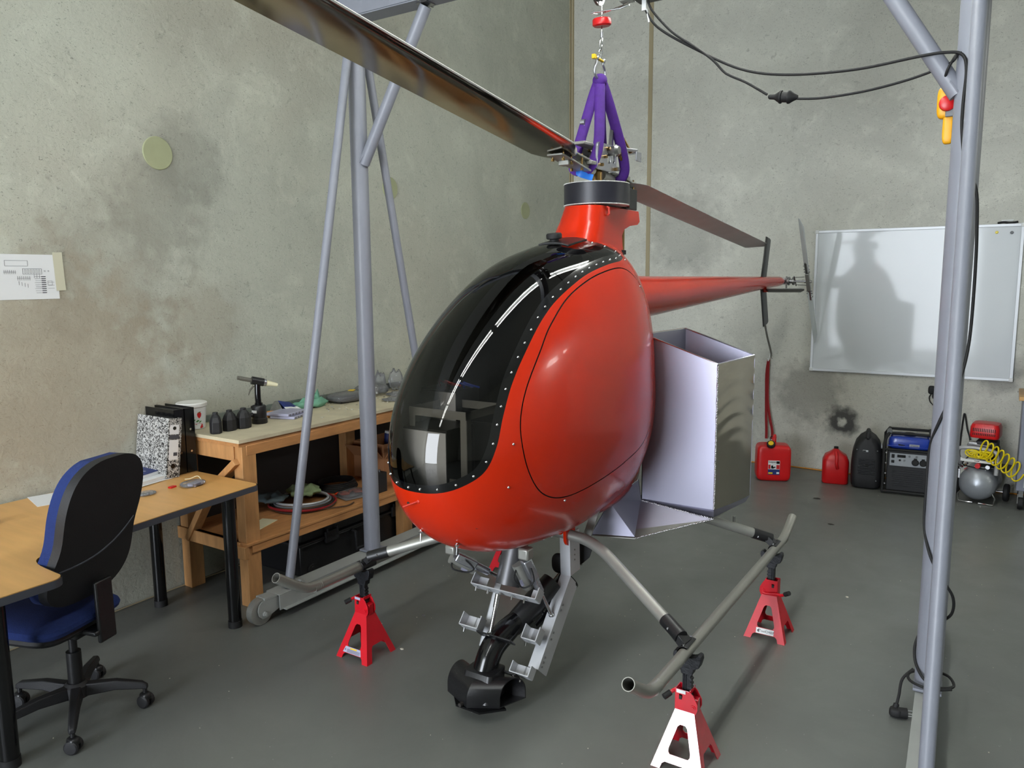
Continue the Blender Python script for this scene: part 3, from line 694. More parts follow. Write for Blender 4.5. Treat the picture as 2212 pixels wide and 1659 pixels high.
# ------------------------------------------------------------------ landing gear
SKZ = .432
for s in (1, -1):
    x = HX + .775 * s if s > 0 else HX - .79
    yf = -5.03; pts = [(x, yf - .21, SKZ + .112), (x, yf - .12, SKZ + .050), (x, yf - .05, SKZ + .012), (x, yf + .02, SKZ), (x, -4.2, SKZ), (x, -3.40, SKZ + .002), (x, -3.34, SKZ + .008), (x, -3.25, SKZ + .035), (x, -3.17, SKZ + .068)]
    sp_ = [pts[0]] + [tuple(p) for p in smooth_path(pts[1:4], 5)] + [pts[4]] + [tuple(p) for p in smooth_path(pts[5:], 5)]
    sk = obj('skid_tube', MB().pipe(sp_, .0212, .0025, 28), 'skid_tube', heli)
    rg = MB()
    for k in range(5):
        for (yy, dz) in ((yf - .012 + k * .009, 0), (-3.375 + k * .009, 0)):
            rg.lathe([(.0214, -.0012), (.0221, 0), (.0214, .0012)], (x, yy, SKZ + (0.0005 if yy > -4 else .0)), 24, (0, 1, 0))
    obj('bend_ripples', rg, 'aluminium_dull', sk)
    for (yc, ysg, att) in ((-4.72, 1, (-4.42, .645)), (-3.50, -1, (-3.86, .700))):
        ax = HX + .135 * s
        bend = (HX + .285 * s, (att[0] * .75 + yc * .25), att[1] - .030)
        end = (x - .035 * s, yc, SKZ + .045)
        K_ = Vector((HX + .255 * s, att[0] - .012, att[1] + .004)); E_ = Vector(end); S_ = Vector((HX + .06 * s, att[0], att[1] + .010)); B0, B2 = K_ + (S_ - K_).normalized() * .085, K_ + (E_ - K_).normalized() * .13
        path = [tuple(S_)] + [tuple(B0 * (1 - q) ** 2 + K_ * 2 * q * (1 - q) + B2 * q * q) for q in np.linspace(0, 1, 11)] + [end]
        if ysg < 0: path = [(HX + .06 * s, att[0], att[1]), (HX + .135 * s, att[0], att[1]), (HX + .30 * s, att[0] * .8 + yc * .2, att[1] - .05), end]
        obj('cross_leg', MB().tube(path, .0235, 22), 'aluminium_dull', heli)
        e = Vector(end); dv = (e - Vector(path[-2])).normalized()
        obj('leg_sleeve', MB().cyl(e - dv * .085, e + dv * .012, .0262, n=22), 'black_plastic', heli)
        sd = MB()
        ring = []
        for k in range(17):
            a = math.radians(15 + 45 * s + 150 * k / 16); ring.append((x - .0 + .0245 * math.cos(a), SKZ + .0245 * math.sin(a)))
        rings = [[(px, yy, pz) for px, pz in ring] + [(x + (px - x) * 1.12, yy, SKZ + (pz - SKZ) * 1.12) for px, pz in reversed(ring)] for yy in (yc - .045, yc + .045)]
        sd.loft(rings)
        sd.bar(e - dv * .01, (x - .010 * s, yc, SKZ + .018), .05, .03)
        obj('leg_saddle', sd, 'black_plastic', heli, bev=.002)
        bb = MB()
        for q in (-.035, .035): bb.cyl((x - .004 * s, yc + q, SKZ + .02), (x - .004 * s, yc + q, SKZ + .033), .005, n=10)
        bb.cyl(e - dv * .05 + Vector((0, -.03, .0)), e - dv * .05 + Vector((0, .03, .0)), .005, n=10)
        obj('saddle_bolt', bb, 'steel', heli)
    for (yy, zz) in ((-4.42, .645),):
        obj('leg_lug', MB().plate([(math.cos(a) * .040, math.sin(a) * .040 - .0) for a in np.linspace(PI, 2 * PI, 14)] + [(.045, .05), (-.045, .05)], [], (HX + s * .125 - .006, yy, zz + .0), (0, 1, 0), (0, 0, 1), .014), 'red_paint', heli, bev=.002)
obj('rear_cowl', MB().sell((2.27, -4.10, .82), (.23, .50, .18), 1, 40, 24), 'red_paint', heli)
obj('belly_keel', MB().box((HX, -4.36, .672), (.22, .20, .03)).box((HX, -4.05, .70), (.16, .55, .05)), 'red_paint', heli, bev=.008)
# lower red tail cone of the body above the box leg
obj('brace_cable', MB().cyl((2.55, -3.75, .63), (2.93, -3.52, .50), .0015, n=6).sell((2.93, -3.52, .50), (.010, .006, .006), 1), 'steel', heli)
obj('leg_bolt', MB().cyl((2.86, -3.585, .53), (2.86, -3.585, .585), .006, n=8), 'steel', heli)
# ------------------------------------------------------------------ aluminium duct box on the left flank
A = (2.505, -3.90); B = (2.860, -3.90); C_ = (2.930, -3.57); D = (2.585, -3.57)
zt_ = {'A': 1.487, 'B': 1.366, 'C': 1.380, 'D': 1.497}; zb = .700
T_ = .004
bx = MB()
def sheet(mb, p, q, zp, zq, z0, inward):
    (x0, y0), (x1, y1) = p, q; n = Vector((inward[0], inward[1], 0)).normalized() * T_
    v = [Vector((x0, y0, z0)), Vector((x1, y1, z0)), Vector((x1, y1, zq)), Vector((x0, y0, zp))]; v += [a_ + n for a_ in v]
    mb.add(v, [(0, 1, 2, 3), (7, 6, 5, 4), (0, 4, 5, 1), (1, 5, 6, 2), (2, 6, 7, 3), (3, 7, 4, 0)])
f_ = MB(); sheet(f_, A, B, zt_['A'], zt_['B'], zb, (0, 1)); obj('box_front_panel', f_, 'aluminium_sheet', heli, smooth=0)
f_ = MB(); sheet(f_, D, C_, zt_['D'], zt_['C'], zb, (0, -1)); sheet(f_, A, D, zt_['A'], zt_['D'], zb, (1, 0)); obj('box_inner_panel', f_, 'aluminium_sheet', heli, smooth=0)
# outer panel bows slightly, which bends its reflections
rows = []
for i in range(13):
    q = i / 12; x = B[0] + (C_[0] - B[0]) * q + .008 * math.sin(PI * q); y = B[1] + (C_[1] - B[1]) * q; zt2 = zt_['B'] + (zt_['C'] - zt_['B']) * q
    rows.append([(x + .0011 * math.sin((zb + (zt2 - zb) * k / 60) * 84 + 5 * (q - .5) ** 2 * 4) * min(1, max(0, (k - 24) / 12)), y, zb + (zt2 - zb) * k / 60) for k in range(61)])
v = [p for r_ in rows for p in r_]; nn = len(v); v += [(x - T_, y, z) for x, y, z in v]; ff = []
for i in range(12):
    for k in range(60):
        a = i * 61 + k; ff += [(a, a + 61, a + 62, a + 1), (a + nn, a + 1 + nn, a + 62 + nn, a + 61 + nn)]
for i in range(12): ff += [(i * 61 + 60, i * 61 + 121, i * 61 + 121 + nn, i * 61 + 60 + nn), (i * 61, i * 61 + nn, i * 61 + 61 + nn, i * 61 + 61)]
for k in range(60): ff += [(k, k + 1, k + 1 + nn, k + nn), (732 + k, 732 + k + nn, 733 + k + nn, 733 + k)]
obj('box_outer_panel', MB().add(v, ff), 'aluminium_polished', heli, smooth=60)
# folded edges and bead of weld
obj('box_rim', MB().bar((*A, zt_['A'] + .002), (*B, zt_['B'] + .002), .009, .004).bar((*D, zt_['D'] + .002), (*C_, zt_['C'] + .002), .018, .004).bar((*A, zt_['A'] + .002), (*D, zt_['D'] + .002), .008, .004).bar((*B, zt_['B'] + .002), (*C_, zt_['C'] + .002), .006, .004), 'chrome', heli, smooth=0)
wd = MB()
random.seed(3)
def weld(mb, p, q, n):
    p, q = Vector(p), Vector(q); mb = MB()
    for i in range(n): mb.sell(p + (q - p) * ((i + .5) / n) + Vector([random.uniform(-.0012, .0012) for _ in range(3)]), (.0046, .0046, .0046), 1, 6, 4)
    obj('weld_bead', mb, 'chrome', heli, smooth=60, label='rough silver weld bead')
weld(wd, (*B, zb), (*B, 1.36), 90); weld(wd, (*A, zb - .01), (*B, zb - .045), 45)
# bevelled sump under the box and the scoop plate running in beneath the belly
S0 = [(A[0] + .0, A[1], zb), (B[0], B[1], zb), (C_[0], C_[1], zb), (D[0], D[1], zb)]
S1 = [(A[0] + .012, A[1] + .03, zb - .045), (B[0] - .012, B[1] + .03, zb - .045), (C_[0] - .012, C_[1] - .03, zb - .03), (D[0], D[1] - .03, zb - .03)]
obj('box_sump', MB().loft([S0, S1]), 'aluminium_sheet', heli, smooth=0)
P0, P1, P2, P3 = (2.50, -3.93, .80), (2.855, -3.90, zb - .045), (2.545, -4.06, .556), (2.335, -4.10, .545)
sc_ = MB(); pl = [P0, (2.505, -3.90, zb - .01), P1, P2, P3, (2.42, -4.08, .715)]
sc_.loft([[Vector(p) for p in pl], [Vector(p) + Vector((0, .006, .0)) for p in pl]])
obj('scoop_plate', sc_, 'aluminium_sheet', heli, smooth=0)
sb = MB(); lo = [P3, P2, P1, (2.90, -3.60, zb - .03), (2.58, -3.60, .60), (2.335, -3.80, .56)]
sb.loft([[Vector(p) for p in lo], [Vector(p) + Vector((0, 0, -.004)) for p in lo]]); obj('scoop_floor', sb, 'aluminium_dull', heli, smooth=0)
weld(wd, P0, (2.42, -4.08, .715), 26); weld(wd, P1, P2, 46)
# inner ribs seen inside the open box
obj('box_brace', MB().bar((2.53, -3.75, 1.455), (2.56, -3.62, 1.46), .012, .03), 'aluminium', heli)
# red lower rear quarter of the pod behind the door
# ------------------------------------------------------------------ belly frame, actuators and exhaust head
ch = MB()
def lchan(mb, pts, xin, w, t=.004, sgn=1):
    """angle section: a flange facing sideways and one facing forward, along a path in the side plane"""
    for (a, b) in zip(pts[:-1], pts[1:]):
        a, b = Vector(a), Vector(b); dr = (b - a).normalized(); nrm = Vector((0, dr.z, -dr.y))
        mb.loft([[a, a + Vector((t * sgn, 0, 0)), a + Vector((t * sgn, 0, 0)) + nrm * w, a + nrm * w], [b, b + Vector((t * sgn, 0, 0)), b + Vector((t * sgn, 0, 0)) + nrm * w, b + nrm * w]])
        mb.loft([[a, a + nrm * t, a + nrm * t + Vector((-xin * sgn, 0, 0)), a + Vector((-xin * sgn, 0, 0))], [b, b + nrm * t, b + nrm * t + Vector((-xin * sgn, 0, 0)), b + Vector((-xin * sgn, 0, 0))]])
XR, XL = 2.405, 2.135
rr = MB()
for pts in ([(XR, -4.44, .66), (XR, -4.43, .47)], [(XR, -4.43, .47), (XR, -4.705, .165)]):
    a, b = Vector(pts[0]), Vector(pts[1]); dr = (b - a).normalized(); nrm = Vector((0, -dr.z, dr.y)); W1 = .088
    rr.add([a, b, b + nrm * W1, a + nrm * W1, a + Vector((.004, 0, 0)), b + Vector((.004, 0, 0)), b + nrm * W1 + Vector((.004, 0, 0)), a + nrm * W1 + Vector((.004, 0, 0))], [(0, 1, 2, 3), (7, 6, 5, 4), (0, 4, 5, 1), (1, 5, 6, 2), (2, 6, 7, 3), (3, 7, 4, 0)])
    rr.add([a, b, b - Vector((.045, 0, 0)), a - Vector((.045, 0, 0)), a + nrm * .004, b + nrm * .004, b + nrm * .004 - Vector((.045, 0, 0)), a + nrm * .004 - Vector((.045, 0, 0))], [(0, 1, 2, 3), (7, 6, 5, 4), (0, 4, 5, 1), (1, 5, 6, 2), (2, 6, 7, 3), (3, 7, 4, 0)])
obj('belly_frame_rail', rr, 'bright_alu', heli, smooth=0)
rl = MB()
a, b = Vector((XL, -4.50, .64)), Vector((XL, -4.735, .21)); dr = (b - a).normalized(); nrm = Vector((0, -dr.z, dr.y))
rl.loft([[a, a + nrm * .05, a + nrm * .05 + Vector((.004, 0, 0)), a + Vector((.004, 0, 0))], [b, b + nrm * .05, b + nrm * .05 + Vector((.004, 0, 0)), b + Vector((.004, 0, 0))]])
rl.loft([[a, a + Vector((.030, 0, 0)), a + Vector((.030, 0, 0)) + nrm * .004, a + nrm * .004], [b, b + Vector((.030, 0, 0)), b + Vector((.030, 0, 0)) + nrm * .004, b + nrm * .004]])
obj('belly_frame_rail', rl, 'bright_alu', heli, smooth=0)
scb = MB()
for (q, k) in ((.1, .03), (.16, .03), (.22, .03), (.95, .02), (1.0, .02)): pass
ra, rb = Vector((XR, -4.43, .47)), Vector((XR, -4.705, .165)); dr = (rb - ra).normalized(); nrm = Vector((0, -dr.z, dr.y))
for q, w_ in ((.30, .015), (.36, .015), (.60, .018), (.67, .018), (.86, .02), (.91, .02), (.955, .02)):
    p = ra + (rb - ra) * q + nrm * w_; obj('rail_bolt', MB().cyl(p, p + Vector((.009, 0, 0)), .0042, n=10), 'steel', heli)
for z in (.535, .558, .58): obj('rail_bolt', MB().cyl((XR, -4.395, z), (XR + .008, -4.395, z), .0036, n=10), 'steel', heli)
# cross brackets
def bracket(y, z, x0, x1, h=.045, tilt=-.75, name='cross_bracket', m='bright_alu'):
    R = Matrix.Rotation(tilt, 3, 'X'); mb = MB(); c = Vector(((x0 + x1) / 2, y, z))
    mb.box(c, (x1 - x0, .05, .004), R)
    for xx, q in ((x0, 1), (x1, -1)):
        mb.box(Vector((xx, y, z)) + R @ Vector((0, 0, h / 2)), (.004, .05, h), R); mb.box(Vector((xx + q * .024, y, z)) + R @ Vector((0, .024, h / 2)), (.048, .003, h), R)
    return obj(name, mb, m, heli, smooth=0)
bracket(-4.70, .455, 2.085, XR - .002, .05)
bracket(-4.775, .30, 2.075, 2.165, .055); bracket(-4.70, .275, 2.335, XR - .002, .06)
bracket(-4.76, .150, 2.315, XR - .002, .045)
obj('bracket_plate', MB().box((2.245, -4.77, .288), (.17, .05, .006), Matrix.Rotation(-.75, 3, 'X')).box((2.30, -4.77, .150), (.10, .04, .006), Matrix.Rotation(-.75, 3, 'X')), 'black_plastic', heli, bev=.001)
bs_ = MB()
for (x, y, z) in ((2.11, -4.72, .435), (2.17, -4.72, .435), (2.23, -4.72, .435), (2.29, -4.72, .435), (2.35, -4.72, .435), (2.10, -4.795, .28), (2.36, -4.725, .255), (2.335, -4.785, .13), (2.37, -4.785, .13)):
    obj('bracket_bolt', MB().cyl((x, y, z + .008), (x, y + .006, z + .024), .0042, n=8), 'chrome', heli)
# vertical cylinder, piston rod
obj('support_cylinder', MB().cyl((2.235, -4.575, .68), (2.235, -4.665, .475), .052, n=28), 'dark_steel', heli, label='dull grey metal cylinder under the belly')
obj('piston_rod', MB().cyl((2.225, -4.72, .455), (2.215, -4.765, .30), .0075, n=12).cyl((2.225, -4.72, .455), (2.222, -4.735, .40), .011, n=12).cyl((2.215, -4.77, .305), (2.215, -4.774, .292), .012, n=6), 'chrome', heli)
# two electric actuators
def actuator(p0, p1, x, lb=None):
    p0, p1 = Vector(p0), Vector(p1); dv = (p1 - p0).normalized(); mb = MB()
    mb.box(p0 + dv * .045, (.040, .04, .10), dv.to_track_quat('Z', 'X').to_matrix()).cyl(p0 + dv * .06, p0 + dv * .165, .017, n=18)
    o = obj('actuator', mb, 'aluminium', heli, bev=.006)
    side = dv.cross(Vector((1, 0, 0))).normalized()
    m0 = p0 + Vector((-.046, -.01, -.004)) + dv * .02
    obj('actuator_motor', MB().cyl(m0, m0 + dv * .12, .0235, n=24).cyl(m0 + dv * .12, m0 + dv * .128, .020, n=24), 'aluminium_dull', o)
    obj('motor_label', MB().box(m0 + dv * .08 + Vector((.006, -.0215, -.006)), (.022, .003, .030), dv.to_track_quat('Z', 'X').to_matrix()), 'lilac_plastic', o)
    obj('actuator_rod', MB().cyl(p0 + dv * .16, p1, .0085, n=14).sell(p1, (.013, .010, .013), 1), 'chrome', o)
    obj('actuator_cable', MB().tube(smooth_path([m0 + dv * .02 + Vector((0, -.02, 0)), m0 + dv * .05 + Vector((0, -.055, -.01)), m0 + dv * .10 + Vector((.02, -.05, 0)), p0 + dv * .09 + Vector((.02, -.035, 0)), p0 + dv * .04 + Vector((.02, -.02, .01))], 5), .0035, 8), 'black_rubber', o)
    return o
actuator((2.325, -4.66, .600), (2.385, -4.555, .335), 0)
actuator((2.03, -4.74, .585), (2.155, -4.60, .47), 0)
obj('actuator_clevis', MB().box((2.33, -4.67, .635), (.05, .05, .05)), 'aluminium_dull', heli, bev=.008); obj('actuator_clevis', MB().box((2.02, -4.76, .62), (.05, .04, .04)), 'aluminium_dull', heli, bev=.008)
# black exhaust duct: upper arm behind the frame, bent lower pipe, twin-scoop head
obj('duct_pipe', MB().tube(smooth_path([(2.362, -4.36, .425), (2.335, -4.44, .37), (2.285, -4.58, .295)], 6), .052, 24), 'black_gloss', heli)
obj('duct_pipe', MB().tube(smooth_path([(2.275, -4.60, .335), (2.235, -4.73, .265), (2.225, -4.785, .22), (2.22, -4.82, .15)], 6), [.030, .036, .042, .046, .049, .050, .050] + [.050] * 12, 26), 'black_gloss', heli)
obj('duct_pipe', MB().tube([(2.335, -4.46, .44), (2.29, -4.57, .355), (2.25, -4.66, .29)], [.048, .052, .045], 24), 'black_plastic', heli)
fl_ = [(2.395, -4.30, .617), (2.458, -4.30, .600), (2.431, -4.30, .516), (2.400, -4.30, .485), (2.368, -4.30, .462), (2.321, -4.30, .444), (2.375, -4.30, .559)]
obj('rubber_flap', MB().loft([[Vector(p) for p in fl_], [Vector(p) + Vector((0, .006, 0)) for p in fl_]]), 'black_rubber', heli, smooth=0)
obj('rubber_flap', MB().sell((2.335, -4.40, .505), (.035, .02, .045), .8), 'black_rubber', heli)
obj('side_strut', MB().bar((2.44, -4.25, .73), (2.372, -4.29, .475), .036, .010, (0, 1, 0)), 'aluminium_dull', heli)
hd = MB()
H0_ = Vector((2.205, -4.865, .155))
hd.loft([[H0_ + Vector((x, y, z)) for x, y in ((-.072, -.055), (.072, -.055), (.072, .06), (-.072, .06))] for z in (-.085, .0)] )
obj('nozzle_collar', MB().loft([[Vector((2.225 + x * k, -4.85 + dy + y * k, z)) for x, y in rrect(.15, .13, .02)] for z, k, dy in ((.075, 1.05, .0), (.14, .95, .018), (.175, .90, .03), (.177, .8, .03))]), 'black_plastic', heli, smooth=30)
def scoop_arm(sx):
    """half of the swept head: an arch-topped, flat-bottomed open hood"""
    def arch(c, w, h, flat, dirn, n=18, t=0.0):
        out = []
        for i in range(n + 1):
            a = PI * i / n; out.append(Vector(c) + dirn * (math.cos(a) * (w - t)) + Vector((0, 0, flat + math.sin(a) * (h - t))))
        out.append(Vector(c) - dirn * (w - t) + Vector((0, 0, t))); out.append(Vector(c) + dirn * (w - t) + Vector((0, 0, t)))
        return out
    sw = .38; ax = Vector((sx, sw, 0)).normalized(); c0 = Vector((2.225, -4.875, .062)); d0 = Vector((0, 1, 0)); d1 = Vector((sx * (.38 if sx > 0 else -.1), 1, 0)).normalized()
    c1 = c0 + ax * .145
    o0 = arch(c0, .075, .06, .035, d0); o1 = arch(c1, .066, .072, .035, d1 * 1.0); i1 = arch(c1, .066, .072, .035, d1, t=.004); i0 = arch(c0, .075, .06, .035, d0, t=.004)
    mb = MB(); mb.loft([i0, o0, o1, i1, [p + (Vector(q) - Vector(p)) * .92 for p, q in zip(i1, i0)]], cap=False); return mb
for sx in (-1, 1): obj('nozzle_scoop', scoop_arm(sx), 'black_plastic', heli, smooth=50)
obj('nozzle_keel', MB().loft([[Vector((2.085, -4.86, z)), Vector((2.17, -4.950, z)), Vector((2.285, -4.950, z)), Vector((2.36, -4.87, z)), Vector((2.23, -4.79, z))] for z in (.053, .061)]), 'black_gloss', heli, smooth=0)
obj('nozzle_bolt', MB().cyl((2.235, -4.925, .041), (2.235, -4.925, .055), .011, n=12).sell((2.235, -4.928, .039), (.006, .006, .005), 1), 'chrome', heli)
obj('nozzle_hole', MB().cyl((2.195, -4.958, .068), (2.197, -4.940, .068), .008, n=12), 'dark_liner', heli)
# ------------------------------------------------------------------ equipment seen through the canopy
def inner_box(x, y, z0, z1, w, dpt):
    t = obj('battery_box', MB().box((x, y + dpt / 2, (z0 + z1) / 2), (w, dpt, z1 - z0)), 'black_plastic', heli, bev=.003)
    obj('box_panel', MB().box((x, y - .002, (z0 + z1) / 2 - .004), (w - .004, .003, z1 - z0 - .012)), 'light_box', t)
    return t
inner_box(2.165, -5.10, .91, 1.213, .205, .17)
bt = inner_box(2.075, -4.90, .91, 1.325, .175, .15)
for cx_, mm in ((2.03, 'red_plastic'), (2.06, 'red_plastic'), (2.12, 'blue_paint'), (2.15, 'blue_paint')):
    obj('terminal_wire', MB().tube(smooth_path([(cx_, -4.83, 1.325), (cx_ + .01, -4.85, 1.352), (cx_ + .045, -4.87, 1.350), (cx_ + .08, -4.84, 1.335)], 4), .004, 8), mm, bt)
fm = MB(); X0, X1, Y0, Y1, Z0, Z1 = 2.085, 2.345, -5.085, -4.86, .91, 1.285
for (x, sx) in ((X0, 1), (X1, -1)):
    for (y, sy) in ((Y0, 1), (Y1, -1)):
        fm.box((x + sx * .013, y, (Z0 + Z1) / 2), (.026, .003, Z1 - Z0)).box((x, y + sy * .013, (Z0 + Z1) / 2), (.003, .026, Z1 - Z0))
for z in (1.02, Z1 - .015):
    for y in (Y0, Y1): fm.box(((X0 + X1) / 2, y - .002, z), (X1 - X0, .003, .030))
    for x in (X0, X1): fm.box((x, (Y0 + Y1) / 2, z), (.003, Y1 - Y0, .030))
fm.box((2.42, -4.90, 1.245), (.16, .003, .035)).box((2.42, -4.90, 1.015), (.15, .003, .035))
obj('equipment_frame', fm, 'aluminium_dull', heli, smooth=0)
obj('equipment_case', MB().box((2.27, -4.79, 1.06), (.28, .17, .30)), 'black_plastic', heli, bev=.004)
# ------------------------------------------------------------------ jack stands
def stand(cx, cy, lb, flip=1, rot=0.0, sticker=None, grp=None):
    """flip=1: pivot ear on +x side, lever to -x. Local frame, base centre at origin"""
    t = thing('jack_stand', lb, 'jack stand', (cx, cy, 0), rot, group='red jack stands under the skids')
    mred = 'stand_gloss_red' if sticker == 'near' else 'stand_red'
    B, Tx, Ty, Hh = .098, .036, .028, .205
    def face(k):
        # outline in face coordinates (u across, v up the slope)
        th = Tx if k % 2 == 0 else Ty
        return th
    mb = MB()
    for k in range(4):
        R = Matrix.Rotation(k * PI / 2, 3, 'Z'); tw = (Tx if k % 2 == 0 else Ty); td_ = (Ty if k % 2 == 0 else Tx)
        o = R @ Vector((0, -B, 0)); ux = R @ Vector((1, 0, 0)); uy = (R @ Vector((0, B - td_, Hh)))
        L = uy.length; uy = uy.normalized(); wid = lambda v: B + (tw - B) * v / L
        ft, fh = .034, .028
        front = (k % 2 == 0)
        outer = [(-B, 0), (-B + ft, 0), (-B + ft + .006, fh * .7), (-B + ft + .016, fh), (B - ft - .016, fh), (B - ft - .006, fh * .7), (B - ft, 0), (B, 0), (tw, L), (-tw, L)]
        if front: hole = [(-.040, .066), (-.034, .058), (.034, .058), (.040, .066), (.040, .078), (.018, .158), (.010, .167), (-.010, .167), (-.018, .158), (-.040, .078)]
        else:
            outer = [(-B, 0), (-B + ft, 0), (-.045, .062), (-.036, .072), (.036, .072), (.045, .062), (B - ft, 0), (B, 0), (tw, L), (-tw, L)]
            hole = [(-.022, .125), (.022, .125), (.013, .165), (-.013, .165)]
            hole = None
        mb.plate(outer, [hole] if hole else [], o, ux, uy, -.003)
    obj('base', mb, mred, t, smooth=0, local=True)
    s = flip
    # head: two cheeks, front/back straps
    hd = MB()
    for sy in (-1, 1):
        hd.plate([(-.036 * 1, 0), (.020, -.002), (.040, .0), (.047, .018), (.046, .040), (.030, .070), (.016, .082), (-.036, .082)], [rrect(.012, .012, .001, 1, cx=-.016, cy=.058)] if sy < 0 else [], (0, sy * .026 - (.002 if sy > 0 else -.002), Hh - .004), (s, 0, 0), (0, 0, 1), .004 * s * (1 if sy < 0 else 1))
    hd.box((-s * .036, 0, Hh + .037), (.004, .052, .082)); hd.box((s * .018, 0, Hh + .075), (.004, .052, .014))
    obj('head', hd, mred, t, smooth=0, local=True, bev=.001)
    obj('pivot_bolt', MB().cyl((s * .030, -.034, Hh + .020), (s * .030, .034, Hh + .020), .007, n=10).cyl((s * .030, -.031, Hh + .020), (s * .030, -.027, Hh + .020), .011, n=14), mred, t, local=True)
    obj('pawl', MB().box((s * .028, 0, Hh + .022), (.030, .030, .050)), mred, t, local=True, bev=.003)
    obj('ratchet_slot', MB().box((-s * .016, -.0305, Hh + .050), (.010, .002, .014)), 'dark_liner', t, local=True)
    # ratchet column with teeth and saddle
    top_z = .392
    prof = [(-.017, Hh - .02), (.012, Hh - .02)]
    k = 0; z = Hh - .02
    while z < top_z - .075: prof += [(.018, z + .003), (.018, z + .009), (.013, z + .014)]; z += .016
    prof += [(.013, top_z - .06), (.016, top_z - .05), (-.017, top_z - .05)]
    col = MB().plate([(x, z) for x, z in prof], [], (0, -.012, 0), (s, 0, 0), (0, 0, 1), -.024 * s).box((-s * .004, -.0135, (Hh + top_z) / 2 - .01), (.004, .005, .12)).box((-s * .012, -.0135, (Hh + top_z) / 2 - .01), (.004, .005, .12))
    obj('column', col, 'cast_black', t, smooth=0, local=True, bev=.001)
    sd = [(-.020, -.055), (.020, -.055), (.026, -.032), (.044, -.022), (.052, .008), (.050, .022), (.040, .026), (.030, .016), (.018, .011), (0, .009), (-.018, .011), (-.030, .016), (-.040, .026), (-.050, .022), (-.052, .008), (-.044, -.022), (-.026, -.032)]
    obj('saddle', MB().plate(sd, [], (0, -.018, top_z + .004), (1, 0, 0), (0, 0, 1), -.036), 'cast_black', t, smooth=0, local=True, bev=.002)
    lv = [(s * .030, -s * 0 - .034, Hh + .012), (s * .012, -.036, Hh + .010), (-s * .035, -.037, Hh + .018), (-s * .060, -.042, Hh + .018), (-s * .085, -.055, Hh + .035)]
    if sticker != 'rear': lv = [(-s * .010, .034, Hh + .02), (-s * .034, .025, Hh + .050), (-s * .038, .0, Hh + .066), (-s * .044, -.022, Hh + .066), (-s * .056, -.042, Hh + .058)]
    lo = obj('lever', MB().tube(smooth_path(lv, 5), .007, 12), mred, t, local=True)
    e1, e0 = Vector(lv[-1]), Vector(lv[-2]); dv = (e1 - e0).normalized()
    obj('lever_grip', MB().cyl(e1 - dv * .008, e1 + dv * .022, .011, n=14), 'black_rubber', lo, local=True)
    oy = Vector((0, -B, 0)); uy = Vector((0, B - Ty, Hh)).normalized(); nz = Vector((1, 0, 0)).cross(uy)
    if sticker == 'rear':
        st = obj('brand_sticker', MB().plate([(-.042, .030), (.042, .030), (.042, .056), (-.042, .056)], [], oy + nz * .0005, (1, 0, 0), uy, .0006), 'white', t, smooth=0, local=True)
        text('sticker_lettering', 'ToolCHIEF', .0155, 'ink', st, oy + uy * .043 + nz * .0016 + Vector((.008, 0, 0)), (1, 0, 0), uy, local=True)
        obj('sticker_emblem', MB().plate([(-.037, .043), (-.031, .050), (-.024, .051), (-.029, .045), (-.026, .038), (-.031, .035)], [], oy + nz * .0012, (1, 0, 0), uy, .0005), 'ink', st, smooth=0, local=True)
    elif sticker in ('warn', 'near'):
        if sticker == 'warn':
            st = obj('warning_label', MB().plate([(-.062, .030), (.050, .030), (.042, .058), (-.050, .058)], [], oy + nz * .0005, (1, 0, 0), uy, .0006), 'lilac_plastic', t, smooth=0, local=True)
            obj('warning_strip', MB().plate([(-.020, .049), (.020, .049), (.020, .055), (-.020, .055)], [], oy + nz * .0012, (1, 0, 0), uy, .0005), 'yellow', st, smooth=0, local=True)
            ln = MB()
            for q in range(5): ln.plate([(-.038, .033 + q * .0032), (.042, .033 + q * .0032), (.042, .0342 + q * .0032), (-.038, .0342 + q * .0032)], [], oy + nz * .0012, (1, 0, 0), uy, .0004)
            ln.plate([(-.052, .040), (-.046, .040), (-.048, .052)], [], oy + nz * .0012, (1, 0, 0), uy, .0004)
            obj('warning_print', ln, 'ink', st, smooth=0, local=True)
        obj('capacity_sticker', MB().box((-s * .014, -.0308, Hh + .072), (.034, .0012, .012)), 'white' if sticker == 'near' else 'lilac_plastic', t, smooth=0, local=True)
    return t
stand(3.045, -4.715, 'red jack stand nearest the camera, shiny front face, under right skid front', 1, 0, 'near')
stand(3.035, -3.525, 'red jack stand with white ToolCHIEF sticker under rear of right skid', -1, 0, 'rear')
stand(1.478, -4.735, 'red jack stand with pale warning label under front of left skid', 1, 0, 'warn')
stand(1.478, -3.48, 'red jack stand mostly hidden behind the grey belly cylinder', 1, 0, None)
